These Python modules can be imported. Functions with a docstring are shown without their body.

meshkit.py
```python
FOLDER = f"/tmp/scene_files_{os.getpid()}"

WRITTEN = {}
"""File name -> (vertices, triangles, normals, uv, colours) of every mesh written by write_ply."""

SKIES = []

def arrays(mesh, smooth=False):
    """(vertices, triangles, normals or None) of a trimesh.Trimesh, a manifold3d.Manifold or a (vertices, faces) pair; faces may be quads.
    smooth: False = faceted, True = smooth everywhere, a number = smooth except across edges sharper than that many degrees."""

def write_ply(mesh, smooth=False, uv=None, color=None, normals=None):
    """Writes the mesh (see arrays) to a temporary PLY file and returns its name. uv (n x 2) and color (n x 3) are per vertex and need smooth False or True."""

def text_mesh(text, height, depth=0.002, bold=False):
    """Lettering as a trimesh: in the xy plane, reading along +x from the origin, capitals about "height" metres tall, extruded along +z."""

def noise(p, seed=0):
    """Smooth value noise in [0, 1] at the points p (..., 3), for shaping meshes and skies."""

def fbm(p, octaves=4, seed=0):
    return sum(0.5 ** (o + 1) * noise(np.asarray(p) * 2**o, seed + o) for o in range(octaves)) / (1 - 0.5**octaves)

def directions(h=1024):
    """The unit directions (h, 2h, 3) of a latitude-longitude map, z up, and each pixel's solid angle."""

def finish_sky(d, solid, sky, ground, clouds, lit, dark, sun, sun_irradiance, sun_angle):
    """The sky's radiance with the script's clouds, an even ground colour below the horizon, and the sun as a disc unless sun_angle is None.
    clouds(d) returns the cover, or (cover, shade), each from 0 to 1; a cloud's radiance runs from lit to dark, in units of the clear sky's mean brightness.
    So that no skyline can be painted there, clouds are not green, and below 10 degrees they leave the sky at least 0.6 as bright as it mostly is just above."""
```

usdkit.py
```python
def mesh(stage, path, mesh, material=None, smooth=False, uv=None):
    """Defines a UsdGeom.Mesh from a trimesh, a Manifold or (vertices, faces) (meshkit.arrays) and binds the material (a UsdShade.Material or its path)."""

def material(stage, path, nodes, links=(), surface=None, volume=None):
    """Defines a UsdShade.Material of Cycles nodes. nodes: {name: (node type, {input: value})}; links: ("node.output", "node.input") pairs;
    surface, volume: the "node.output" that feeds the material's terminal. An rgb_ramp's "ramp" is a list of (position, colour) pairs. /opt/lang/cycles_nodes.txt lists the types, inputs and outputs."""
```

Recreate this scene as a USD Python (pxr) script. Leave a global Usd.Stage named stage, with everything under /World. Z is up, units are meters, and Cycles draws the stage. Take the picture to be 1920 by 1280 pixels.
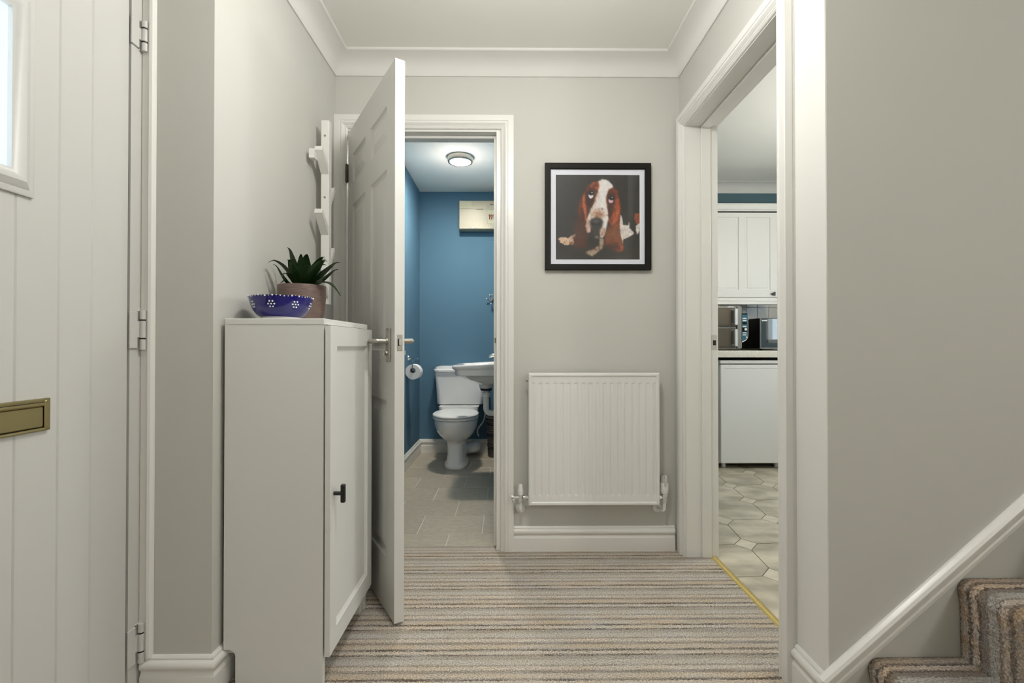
import math, random
import numpy as np, trimesh, usdkit, meshkit
from shapely.geometry import Polygon
from pxr import Usd, UsdGeom, UsdLux, UsdShade, Gf, Sdf, Vt

random.seed(7); rng = np.random.default_rng(11)
PI = math.pi
stage = Usd.Stage.CreateInMemory()
UsdGeom.SetStageUpAxis(stage, UsdGeom.Tokens.z); UsdGeom.SetStageMetersPerUnit(stage, 1.0)
UsdGeom.Xform.Define(stage, '/World')

# ------------------------------------------------------------------ camera, sky, lights, exposure
H, FPX = 0.975, 890.0
cam = UsdGeom.Camera.Define(stage, '/World/camera')
cam.CreateHorizontalApertureAttr(36.0); cam.CreateVerticalApertureAttr(24.0)
cam.CreateFocalLengthAttr(36.0 * FPX / 1920.0)
cam.CreateClippingRangeAttr(Gf.Vec2f(0.02, 100)); cam.CreateExposureAttr(0.28)
cam.AddTranslateOp().Set(Gf.Vec3d(0, 0, H)); cam.AddRotateZOp().Set(-0.515); cam.AddRotateXOp().Set(90.45)

dome = UsdLux.DomeLight.Define(stage, '/World/sky'); dome.CreateIntensityAttr(1.0); dome.CreateColorAttr(Gf.Vec3f(0.80, 0.93, 1.0))

def sphere_light(name, p, r, power, col=(1, 1, 1)):
    l = UsdLux.SphereLight.Define(stage, '/World/' + name); l.CreateRadiusAttr(r)
    l.CreateIntensityAttr(power / (4 * PI * PI * r * r)); l.CreateColorAttr(Gf.Vec3f(*col)); l.AddTranslateOp().Set(Gf.Vec3d(*p))
def rect_light(name, p, roty, w, h, radiance, col=(1, 1, 1)):
    l = UsdLux.RectLight.Define(stage, '/World/' + name); l.CreateWidthAttr(w); l.CreateHeightAttr(h)
    l.CreateIntensityAttr(radiance); l.CreateColorAttr(Gf.Vec3f(*col)); l.AddTranslateOp().Set(Gf.Vec3d(*p)); l.AddRotateYOp().Set(roty)
sphere_light('hall_lamp_light', (0.05, 1.10, 2.10), 0.07, 21, (1.0, 0.988, 0.955))       # the hall's ceiling lamp, above the frame
sphere_light('stair_lamp_light', (2.05, -1.15, 1.9), 0.15, 28, (1.0, 0.988, 0.955))         # unseen fill light added behind the camera to raise the ambient level
sphere_light('kitchen_lamp_light', (2.2, 2.5, 1.75), 0.12, 21, (1.0, 0.905, 0.775))       # unseen fill light added to brighten the kitchen
rect_light('kitchen_daylight', (3.10, 2.55, 1.52), 90, 1.1, 1.2, 0.35, (0.48, 0.74, 1.0)) # daylight in the kitchen window

sphere_light('cloakroom_lamp_light', (-0.355, 3.50, 2.14), 0.05, 2.9, (1.0, 0.92, 0.82))   # the cloakroom lamp's own glow on its ceiling

# ------------------------------------------------------------------ materials
def lin(r, g, b):
    return tuple(((c / 255 + 0.055) / 1.055) ** 2.4 if c > 10 else c / 255 / 12.92 for c in (r, g, b))
MATS = {}
def mat(name, nodes, links=(), surface='p.BSDF'):
    MATS[name] = usdkit.material(stage, '/World/Looks/' + name, nodes, list(links), surface=surface); return MATS[name]
def plain(name, col, rough=0.5, bump=0.0, scale=60, dist=0.002, **kw):
    n = {'p': ('principled_bsdf', {'base_color': col, 'roughness': rough, **kw})}
    l = []
    if bump:
        n['g'] = ('geometry', {}); n['n'] = ('noise_texture', {'scale': scale, 'detail': 3.0})
        n['b'] = ('bump', {'strength': bump, 'distance': dist})
        l = [('g.position', 'n.vector'), ('n.fac', 'b.height'), ('b.normal', 'p.normal')]
    return mat(name, n, l)
def mottled(name, c1, c2, rough=0.5, scale=8.0, stretch=(1, 1, 1), detail=5.0, lo=0.35, hi=0.65, bump=0.0, rnd=0.0, **kw):
    n = {'g': ('geometry', {}), 'm': ('mapping', {'scale': stretch}), 'n': ('noise_texture', {'scale': scale, 'detail': detail}),
         'r': ('rgb_ramp', {'ramp': [(0, c1), (lo, c1), (hi, c2), (1, c2)]}), 'p': ('principled_bsdf', {'roughness': rough, **kw})}
    l = [('g.position', 'm.vector'), ('m.vector', 'n.vector'), ('n.fac', 'r.fac')]
    if rnd:
        n['o'] = ('object_info', {}); n['mr'] = ('map_range', {'to_min': 1 - rnd, 'to_max': 1 + rnd}); n['h'] = ('hsv', {})
        l += [('o.random', 'mr.value'), ('mr.result', 'h.value'), ('r.color', 'h.color'), ('h.color', 'p.base_color')]
    else:
        l += [('r.color', 'p.base_color')]
    if bump:
        n['b'] = ('bump', {'strength': bump, 'distance': 0.002}); l += [('n.fac', 'b.height'), ('b.normal', 'p.normal')]
    return mat(name, n, l)

plain('wall_paint', (0.590, 0.585, 0.542), 0.85, 0.12, 220, 0.001)
plain('ceiling_paint', (0.88, 0.87, 0.825), 0.9, 0.08, 180, 0.001)
plain('cove_paint', (0.74, 0.73, 0.695), 0.9, 0.08, 180, 0.001)
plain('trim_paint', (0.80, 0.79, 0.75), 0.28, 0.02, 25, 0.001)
plain('door_paint', (0.70, 0.695, 0.665), 0.30, 0.08, 30, 0.001)
plain('front_door_paint', (0.60, 0.595, 0.57), 0.35, 0.06, 40, 0.001)
plain('cabinet_white', (0.74, 0.738, 0.71), 0.38, 0.04, 90, 0.001)
plain('blue_paint', (0.092, 0.198, 0.290), 0.8, 0.1, 220, 0.001)
plain('teal_paint', lin(84, 112, 122), 0.8, 0.1, 220, 0.001)
plain('radiator_white', (0.80, 0.795, 0.77), 0.3)
plain('plastic_white', (0.82, 0.82, 0.80), 0.35)
plain('plastic_cream', lin(166, 161, 140), 0.4)
plain('label_grey', lin(176, 176, 150), 0.5)
plain('print_grey', lin(110, 108, 98), 0.5)
plain('red_plastic', lin(120, 22, 22), 0.4)
plain('ceramic_white', (0.82, 0.82, 0.82), 0.07, coat_weight=0.4)
plain('bowl_blue', lin(20, 16, 112), 0.08, coat_weight=0.5)
plain('bowl_white', (0.85, 0.84, 0.80), 0.15)
plain('black_metal', (0.012, 0.012, 0.012), 0.4)
plain('black_frame', (0.010, 0.009, 0.007), 0.4, 0.2, 90, 0.001, specular_ior_level=0.2)
plain('black_gloss', (0.006, 0.006, 0.007), 0.12)
plain('black_rubber', (0.015, 0.015, 0.015), 0.7)
plain('chrome', (0.82, 0.82, 0.82), 0.08, metallic=1.0)
plain('nickel', (0.50, 0.48, 0.44), 0.30, metallic=1.0)
plain('hinge_steel', (0.07, 0.065, 0.055), 0.35, metallic=0.5)
plain('strike_metal', (0.62, 0.61, 0.59), 0.45, metallic=0.4)
plain('brass_letter', lin(172, 160, 118), 0.30, 0.05, 60, metallic=1.0)
plain('brass_strip', lin(226, 204, 132), 0.3, metallic=0.35)
plain('mount_white', (0.84, 0.82, 0.83), 0.8)
plain('paper_white', (0.86, 0.86, 0.86), 0.9, 0.3, 150)
plain('card_brown', lin(120, 100, 80), 0.9)
plain('soil', lin(60, 42, 30), 1.0, 0.8, 180, 0.01)
plain('handle_silver', (0.85, 0.85, 0.85), 0.22, metallic=0.7)
plain('appliance_white', (0.78, 0.78, 0.77), 0.3)
plain('kitchen_white', (0.80, 0.79, 0.76), 0.4)
plain('oven_bronze', lin(92, 84, 72), 0.3, metallic=0.35)
plain('oven_grey', lin(128, 126, 120), 0.35, metallic=0.3)
plain('panel_blue', lin(70, 110, 128), 0.12)
plain('button_white', (0.85, 0.85, 0.85), 0.4)
plain('knob_iron', (0.03, 0.03, 0.03), 0.45)
plain('microwave_door', (0.05, 0.065, 0.075), 0.04, specular_ior_level=0.5, coat_weight=1.0, coat_ior=2.0, coat_roughness=0.02)
plain('grout_cloak', lin(214, 210, 198), 0.95)
plain('grout_kitchen', lin(120, 116, 98), 0.95)
plain('grout_white', lin(205, 203, 198), 0.95)
mottled('tile_grey', lin(176, 168, 152), lin(190, 182, 166), 0.35, 26.0, (1, 1.6, 1), rnd=0.05)
mottled('tile_octagon', lin(166, 158, 140), lin(216, 207, 187), 0.4, 5.0, (1, 1.7, 1), 10.0, rnd=0.05)
mottled('tile_dot', lin(206, 196, 176), lin(220, 212, 194), 0.4, 14.0, (1, 2, 1), rnd=0.03)
plain('wall_tile', lin(196, 193, 186), 0.25)
mottled('worktop', lin(214, 210, 198), lin(226, 222, 212), 0.35, 60.0)
plain('worktop_back', lin(60, 56, 50), 0.4)
mat('pane', {'t': ('transparent_bsdf', {'color': (0.97, 0.98, 1.0)}), 'g': ('glossy_bsdf', {'color': (1, 1, 1), 'roughness': 0.02}),
             'f': ('fresnel', {'IOR': 1.45}), 'q': ('geometry', {}), 'iv': ('math', {'math_type': 'subtract', 'value1': 1.0}), 'mu': ('math', {'math_type': 'multiply'}), 'm': ('mix_closure', {})}, [('q.backfacing', 'iv.value2'), ('f.fac', 'mu.value1'), ('iv.value', 'mu.value2'), ('mu.value', 'm.fac'), ('t.BSDF', 'm.closure1'), ('g.BSDF', 'm.closure2')], 'm.closure')
mat('crystal', {'p': ('glass_bsdf', {'color': (0.95, 0.98, 1.0), 'roughness': 0.0, 'IOR': 1.5})})
mat('lamp_glow', {'e': ('emission', {'color': (1.0, 0.93, 0.81), 'strength': 310.0})}, surface='e.emission')
# striped carpet: stripes of a 13.5 cm repeat along y, fuzzy at their edges
def carpet(name, phase, DK, BE, SG, LG, BR, TA, AV, sat):
  mat(name, {
    'g': ('geometry', {}), 's': ('separate_xyz', {}),
    'n1': ('noise_texture', {'scale': 190.0, 'detail': 3.0}), 'w': ('math', {'math_type': 'multiply_add', 'value2': 0.026, 'value3': -0.013}),
    'm2': ('mapping', {'scale': (7, 60, 60)}), 'n2': ('noise_texture', {'scale': 1.0, 'detail': 3.0}), 'w2': ('math', {'math_type': 'multiply_add', 'value2': 0.010, 'value3': -0.005}),
    'a1': ('math', {'math_type': 'add'}), 'a2': ('math', {'math_type': 'add'}),
    'k': ('math', {'math_type': 'multiply_add', 'value2': -1 / 0.1353, 'value3': phase / 0.1353 + 20}), 'fr': ('math', {'math_type': 'fraction'}),
    'r': ('rgb_ramp', {'ramp': [(0, DK), (.018, DK), (.045, BE), (.145, BE), (.165, DK), (.19, DK), (.22, SG), (.32, SG), (.36, LG), (.51, LG), (.53, BR), (.55, BR),
                                (.58, BE), (.68, BE), (.71, BR), (.78, BR), (.81, TA), (.94, TA), (.98, DK), (1, DK)]}),
    'n3': ('noise_texture', {'scale': 210.0, 'detail': 3.0}), 'mr': ('map_range', {'from_min': 0.25, 'from_max': 0.75, 'to_min': 0.42, 'to_max': 1.52}),
    'm4': ('mapping', {'scale': (5, 26, 26)}), 'n4': ('noise_texture', {'scale': 1.0, 'detail': 2.0}), 'mr4': ('map_range', {'from_min': 0.3, 'from_max': 0.7, 'to_min': 0.45, 'to_max': sat}),
    'm5': ('mapping', {'scale': (9, 70, 70)}), 'n5': ('noise_texture', {'scale': 1.0, 'detail': 4.0}), 'mr5': ('map_range', {'from_min': 0.42, 'from_max': 0.72, 'to_min': 0.0, 'to_max': 0.85, 'clamp': True}), 'x5': ('mix', {'color2': AV}),
    'h': ('hsv', {}), 'b': ('bump', {'strength': 0.7, 'distance': 0.006}),
    'p': ('principled_bsdf', {'roughness': 1.0, 'specular_ior_level': 0.1, 'sheen_weight': 0.15, 'sheen_roughness': 0.5})},
    [('g.position', 's.vector'), ('g.position', 'n1.vector'), ('n1.fac', 'w.value1'), ('g.position', 'm2.vector'), ('m2.vector', 'n2.vector'), ('n2.fac', 'w2.value1'),
     ('s.y', 'a1.value1'), ('w.value', 'a1.value2'), ('a1.value', 'a2.value1'), ('w2.value', 'a2.value2'), ('a2.value', 'k.value1'), ('k.value', 'fr.value1'), ('fr.value', 'r.fac'),
     ('g.position', 'n3.vector'), ('n3.fac', 'mr.value'), ('g.position', 'm4.vector'), ('m4.vector', 'n4.vector'), ('n4.fac', 'mr4.value'),
     ('g.position', 'm5.vector'), ('m5.vector', 'n5.vector'), ('n5.fac', 'mr5.value'), ('mr5.result', 'x5.fac'), ('r.color', 'x5.color1'), ('x5.color', 'h.color'), ('mr.result', 'h.value'), ('mr4.result', 'h.saturation'), ('h.color', 'p.base_color'), ('n3.fac', 'b.height'), ('b.normal', 'p.normal')])
carpet('carpet', 1.526, lin(100, 84, 66), lin(206, 189, 166), lin(168, 155, 137), lin(194, 184, 168), lin(148, 132, 113), lin(200, 178, 148), lin(186, 172, 154), 0.9)
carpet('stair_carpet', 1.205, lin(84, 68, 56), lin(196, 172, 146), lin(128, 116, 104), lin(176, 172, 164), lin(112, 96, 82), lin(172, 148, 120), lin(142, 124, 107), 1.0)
mat('leaf', {'g': ('geometry', {}), 'n': ('noise_texture', {'scale': 40.0}), 'r': ('rgb_ramp', {'ramp': [(0, lin(22, 42, 20)), (.5, lin(34, 60, 28)), (1, lin(56, 84, 38))]}),
             'p': ('principled_bsdf', {'roughness': 0.3}), 't': ('translucent_bsdf', {'color': lin(60, 90, 36)}), 'm': ('mix_closure', {'fac': 0.12})},
    [('g.position', 'n.vector'), ('n.fac', 'r.fac'), ('r.color', 'p.base_color'), ('p.BSDF', 'm.closure1'), ('t.BSDF', 'm.closure2')], 'm.closure')
plain('leaf_tip', lin(92, 62, 40), 0.7)
mat('pot_glaze', {'g': ('geometry', {}), 'm': ('mapping', {'scale': (30, 30, 420)}), 'n': ('noise_texture', {'scale': 1.0, 'detail': 3.0}),
                  'r': ('rgb_ramp', {'ramp': [(0, lin(84, 68, 61)), (.45, lin(118, 99, 91)), (.62, lin(128, 108, 99)), (1, lin(170, 150, 138))]}),
                  'b': ('bump', {'strength': 0.5, 'distance': 0.002}), 'p': ('principled_bsdf', {'roughness': 0.45})},
    [('g.position', 'm.vector'), ('m.vector', 'n.vector'), ('n.fac', 'r.fac'), ('r.color', 'p.base_color'), ('n.fac', 'b.height'), ('b.normal', 'p.normal')])
mat('basket_weave', {'g': ('geometry', {}), 'm': ('mapping', {'scale': (60, 60, 26)}), 'n': ('noise_texture', {'scale': 1.0, 'detail': 2.0}),
                  'r': ('rgb_ramp', {'ramp': [(0, lin(44, 42, 42)), (.5, lin(74, 71, 70)), (1, lin(104, 100, 98))]}), 'p': ('principled_bsdf', {'roughness': 0.6})},
    [('g.position', 'm.vector'), ('m.vector', 'n.vector'), ('n.fac', 'r.fac'), ('r.color', 'p.base_color')])
mat('dog_print', {'a': ('attribute', {'attribute': 'printcolor'}), 'p': ('principled_bsdf', {'roughness': 0.5})}, [('a.color', 'p.base_color')])

# ------------------------------------------------------------------ helpers
BASE, USED = {}, {}
def numbered(parent, name):
    k = (parent, name); n = USED.get(k, -1) + 1; USED[k] = n
    return f'{parent}/{name}' + (f'_{n:03d}' if n else '')
def data(path, label=None, cat=None, group=None, kind=None):
    p = stage.GetPrimAtPath(path)
    for k, v in (('label', label), ('category', cat), ('group', group), ('kind', kind)):
        if v: p.SetCustomDataByKey(k, v)
def thing(name, base, label, cat, group=None, kind=None):
    path = numbered('/World', name); UsdGeom.Xform.Define(stage, path).AddTranslateOp().Set(Gf.Vec3d(*base))
    BASE[path] = np.array(base, float); data(path, label, cat, group, kind); return path
def part(name, mesh, m, parent, label=None, smooth=30, kind=None):
    path = numbered(parent, name); b = BASE[parent]; BASE[path] = b
    v, f = (mesh.vertices, mesh.faces) if hasattr(mesh, 'vertices') else mesh
    usdkit.mesh(stage, path, (np.asarray(v) - b, np.asarray(f)), MATS[m], smooth=smooth); data(path, label, kind=kind); return path
def solo(name, mesh, m, label, cat, kind=None, smooth=30):
    path = numbered('/World', name); BASE[path] = np.zeros(3); usdkit.mesh(stage, path, mesh, MATS[m], smooth=smooth)
    data(path, label, cat, kind=kind); return path
def cat_(*ms):
    return trimesh.util.concatenate([trimesh.Trimesh(*m, process=False) if isinstance(m, tuple) else m for m in ms])
def box(x0, x1, y0, y1, z0, z1, b=0.0):
    x0, x1 = min(x0, x1), max(x0, x1); y0, y1 = min(y0, y1), max(y0, y1); z0, z1 = min(z0, z1), max(z0, z1)
    if not b:
        m = trimesh.creation.box((x1 - x0, y1 - y0, z1 - z0)); m.apply_translation(((x0 + x1) / 2, (y0 + y1) / 2, (z0 + z1) / 2)); return m
    pts = []
    for sx in (0, 1):
        for sy in (0, 1):
            for sz in (0, 1):
                for k in range(3):
                    d = [b, b, b]; d[k] = 0
                    pts.append([(x1 - d[0]) if sx else (x0 + d[0]), (y1 - d[1]) if sy else (y0 + d[1]), (z1 - d[2]) if sz else (z0 + d[2])])
    return trimesh.convex.convex_hull(np.array(pts))
def tri2(ring):
    v, f = trimesh.creation.triangulate_polygon(Polygon(ring), engine='earcut')
    ring = np.asarray(ring, float); idx = np.array([int(np.argmin(((ring - p) ** 2).sum(1))) for p in v])
    f = idx[f]; a = ring[f]
    s = (a[:, 1, 0] - a[:, 0, 0]) * (a[:, 2, 1] - a[:, 0, 1]) - (a[:, 1, 1] - a[:, 0, 1]) * (a[:, 2, 0] - a[:, 0, 0])
    f[s < 0] = f[s < 0][:, ::-1]; return f
def ccw(r):
    r = np.asarray(r, float); x, y = r[:, 0], r[:, 1]
    return r if (x * np.roll(y, -1) - y * np.roll(x, -1)).sum() > 0 else r[::-1]
def outward(v, f):
    m = trimesh.Trimesh(v, f, process=False)
    if m.volume < 0: m = trimesh.Trimesh(v, np.asarray(f)[:, ::-1], process=False)
    return m
def sweep(path, prof, fn, closed=False):
    """A moulding: profile (u to the left of the path, v out of its plane) along a mitred 2-D path; fn(a, b, v) places it."""
    P = np.asarray(path, float); prof = ccw(prof); n = len(P)
    seg = np.roll(P, -1, 0) - P
    if not closed: seg = seg[:-1]
    seg /= np.linalg.norm(seg, axis=1)[:, None]; nor = np.stack([-seg[:, 1], seg[:, 0]], 1)
    rows = []
    for i in range(n):
        if closed: a, b = nor[i - 1], nor[i]
        else: a, b = nor[max(i - 1, 0)], nor[min(i, len(nor) - 1)]
        mi = (a + b) / (1 + a @ b)
        rows.append([fn(P[i, 0] + mi[0] * u, P[i, 1] + mi[1] * u, v) for u, v in prof])
    V = np.array(rows, float).reshape(-1, 3); k = len(prof); F = []
    for i in range(n if closed else n - 1):
        a, b = i * k, ((i + 1) % n) * k
        for j in range(k):
            j2 = (j + 1) % k; F += [[a + j, b + j, b + j2], [a + j, b + j2, a + j2]]
    if not closed:
        t = tri2(prof); F += t.tolist() + (t[:, ::-1] + (n - 1) * k).tolist()
    return outward(V, np.array(F))
def prism(ring, axis, a, b):
    """2-D ring extruded along an axis from a to b. axis x: ring is (y, z); y: (x, z); z: (x, y)."""
    ring = ccw(ring); k = len(ring); t = tri2(ring)
    def put(c): 
        r = np.zeros((k, 3)); o = [i for i in range(3) if i != 'xyz'.index(axis)]; r[:, o[0]] = ring[:, 0]; r[:, o[1]] = ring[:, 1]; r[:, 'xyz'.index(axis)] = c; return r
    V = np.vstack([put(a), put(b)]); F = []
    for j in range(k):
        j2 = (j + 1) % k; F += [[j, j2, k + j2], [j, k + j2, k + j]]
    F += t[:, ::-1].tolist() + (t + k).tolist()
    return outward(V, np.array(F))
def loft(rings, cap0=True, cap1=True):
    R = np.array(rings, float); n, k, _ = R.shape; V = R.reshape(-1, 3).tolist(); F = []
    for i in range(n - 1):
        for j in range(k):
            j2 = (j + 1) % k; a, b = i * k, (i + 1) * k
            F += [[a + j, a + j2, b + j2], [a + j, b + j2, b + j]]
    if cap0:
        V.append(R[0].mean(0)); c = len(V) - 1; F += [[c, (j + 1) % k, j] for j in range(k)]
    if cap1:
        V.append(R[-1].mean(0)); c = len(V) - 1; F += [[c, (n - 1) * k + j, (n - 1) * k + (j + 1) % k] for j in range(k)]
    return outward(np.array(V), np.array(F))
def lathe(prof, c, n=40, axis='z'):
    t = np.linspace(0, 2 * PI, n, endpoint=False); rings = []
    for r, z in prof:
        r = max(r, 1e-5)
        p = np.stack([r * np.cos(t), r * np.sin(t), np.full(n, z)], 1)
        if axis == 'x': p = p[:, [2, 0, 1]]
        if axis == 'y': p = p[:, [0, 2, 1]]
        rings.append(p + np.array(c))
    return loft(rings)
def tube(pts, r, n=14, smooth_n=0):
    P = np.array(pts, float)
    if smooth_n:
        from scipy.interpolate import CubicSpline
        d = np.r_[0, np.cumsum(np.linalg.norm(np.diff(P, axis=0), axis=1))]; P = CubicSpline(d, P)(np.linspace(0, d[-1], smooth_n))
    T = np.gradient(P, axis=0); T /= np.linalg.norm(T, axis=1)[:, None]
    ref = np.array([0, 0, 1.0]) if abs(T[0, 2]) < .9 else np.array([1.0, 0, 0]); rings = []
    for i in range(len(P)):
        a = np.cross(T[i], ref); a /= np.linalg.norm(a); b = np.cross(T[i], a); ref = np.cross(a, T[i]) 
        th = np.linspace(0, 2 * PI, n, endpoint=False); rr = r[i] if np.ndim(r) else r
        rings.append(P[i] + rr * (np.cos(th)[:, None] * a + np.sin(th)[:, None] * b))
    return loft(rings)
def arc_corner(p0, p1, p2, r, n=6):
    """Points that round the corner p1 between p0 and p2."""
    p0, p1, p2 = (np.array(p, float) for p in (p0, p1, p2)); a = (p0 - p1) / np.linalg.norm(p0 - p1); b = (p2 - p1) / np.linalg.norm(p2 - p1)
    return [p1 + a * r * (1 - t) ** 2 + b * r * t ** 2 for t in np.linspace(0, 1, n)]
def rrect(x0, x1, y0, y1, r, n=6):
    out = []
    for cx, cy, a in ((x1 - r, y1 - r, 0), (x0 + r, y1 - r, 90), (x0 + r, y0 + r, 180), (x1 - r, y0 + r, 270)):
        for t in np.radians(np.linspace(a, a + 90, n)): out.append((cx + r * math.cos(t), cy + r * math.sin(t)))
    return np.array(out)
def slab(x0, x1, y0, y1, z0, z1, r, e=0.004, axis='z'):
    """Rounded rectangle plate with softened edges; axis is its thickness: coordinates are then (first, second, thickness)."""
    rings = []
    for ins, z in ((e, z0), (0, z0 + e), (0, z1 - e), (e, z1)):
        q = rrect(x0 + ins, x1 - ins, y0 + ins, y1 - ins, max(r - ins, 0.0005)); p = np.column_stack([q, np.full(len(q), z)])
        if axis == 'x': p = p[:, [2, 0, 1]]
        if axis == 'y': p = p[:, [0, 2, 1]]
        rings.append(p)
    return loft(rings)
def ball(c, r, s=(1, 1, 1), sub=2):
    m = trimesh.creation.icosphere(sub, r); m.apply_scale(s); m.apply_translation(c); return m
def panel_face(w, h, panels, rings):
    """A flat face (w x h, in a, b, depth) with sunk panels. panels: (a0, a1, b0, b1); rings: (inset, depth)."""
    V, F = [], []
    poly = Polygon([(0, 0), (w, 0), (w, h), (0, h)], [[(p[0], p[2]), (p[1], p[2]), (p[1], p[3]), (p[0], p[3])] for p in panels])
    v, f = trimesh.creation.triangulate_polygon(poly, engine='earcut'); v = np.asarray(v)
    a = v[f]; s = (a[:, 1, 0] - a[:, 0, 0]) * (a[:, 2, 1] - a[:, 0, 1]) - (a[:, 1, 1] - a[:, 0, 1]) * (a[:, 2, 0] - a[:, 0, 0]); f = np.array(f); f[s < 0] = f[s < 0][:, ::-1]
    V += [(p[0], p[1], 0) for p in v]; F += f.tolist()
    for a0, a1, b0, b1 in panels:
        base = len(V)
        for i, d in [(0, 0)] + list(rings):
            V += [(a0 + i, b0 + i, d), (a1 - i, b0 + i, d), (a1 - i, b1 - i, d), (a0 + i, b1 - i, d)]
        n = len(rings) + 1
        for k in range(n - 1):
            for j in range(4):
                j2 = (j + 1) % 4; p, q = base + 4 * k, base + 4 * k + 4; F += [[p + j, p + j2, q + j2], [p + j, q + j2, q + j]]
        q = base + 4 * (n - 1); F += [[q, q + 1, q + 2], [q, q + 2, q + 3]]
    return np.array(V, float), np.array(F)
def panel_slab(w, h, t, panels, rings, both=True):
    """A door leaf in local (a along, b up, c out of the face): face at c = 0, back at c = -t."""
    V, F = panel_face(w, h, panels, rings)
    if both: V2, F2 = V.copy(), F[:, ::-1]; V2[:, 2] = -t - V[:, 2]
    else: V2 = np.array([(0, 0, -t), (w, 0, -t), (w, h, -t), (0, h, -t)], float); F2 = np.array([[0, 2, 1], [0, 3, 2]])
    c = np.array([(0, 0, 0), (w, 0, 0), (w, h, 0), (0, h, 0), (0, 0, -t), (w, 0, -t), (w, h, -t), (0, h, -t)], float)
    s = []
    for i, j in ((0, 1), (1, 2), (2, 3), (3, 0)): s += [[i, i + 4, j + 4], [i, j + 4, j]]
    return cat_((V, F), (V2, F2), (c, np.array(s)))
def placed(m, o, a, b, c):
    """Local (a, b, c) to world: origin o, axis directions a, b, c."""
    M = np.column_stack([a, b, c]); return trimesh.Trimesh(np.asarray(m.vertices) @ M.T + np.array(o), m.faces, process=False)

# ------------------------------------------------------------------ the hall: floor, walls, ceiling
WL, WR, D, CE, NIB, XD, SW, WE = -0.826, 0.825, 2.27, 2.352, 1.338, -1.02, 1.236, 0.838
solo('floor', cat_(box(-1.05, 0.945, -1.6, 2.285, -0.06, 0), box(-0.765, -0.054, 2.285, 2.31, -0.06, 0), box(0.945, 3.2, -1.6, SW, -0.06, 0)), 'carpet',
     'striped beige, brown and grey hall carpet', 'floor', 'structure', smooth=False)
solo('wall_left', box(-1.3, WL, NIB, D + 0.09, 0, 2.45), 'wall_paint', 'pale grey painted wall behind the white cabinet and coat rack', 'wall', 'structure', False)
solo('wall_back', cat_(box(0.004 - 0.03, 0.97, D, D + 0.09, 0, 2.45), box(-1.3, -0.793, D, D + 0.09, 0, 2.45), box(-0.793, -0.026, D, D + 0.09, 2.026, 2.45)), 'wall_paint',
     'pale grey painted end wall with the dog picture and the radiator', 'wall', 'structure', False)
solo('wall_right', cat_(box(WE + .001, 0.965, SW + .1, 1.40, 0, 2.45), box(WR, 0.965, 2.211, D, 0, 2.45), box(WR, 0.965, 1.362, 2.211, 2.015, 2.45)), 'wall_paint',
     'pale grey painted wall round the kitchen doorway', 'wall', 'structure', False)
solo('wall_stairs', box(WE, 3.3, SW, SW + 0.1, 0, 2.45), 'wall_paint', 'grey painted wall beside the carpeted stairs', 'wall', 'structure', False)
solo('wall_front', cat_(box(-1.3, XD - 0.02, -1.7, 0.44, 0, 2.45), box(-1.3, XD - 0.02, 0.44, NIB, 2.04, 2.45)), 'wall_paint', 'pale grey painted wall round the front door', 'wall', 'structure', False)
solo('wall_rear', box(-1.3, 3.3, -1.7, -1.6, 0, 2.45), 'wall_paint', 'grey painted wall behind the viewpoint', 'wall', 'structure', False)
solo('wall_end', box(3.2, 3.3, -1.6, SW, 0, 2.45), 'wall_paint', 'grey painted wall at the far end of the stairs', 'wall', 'structure', False)
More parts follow.
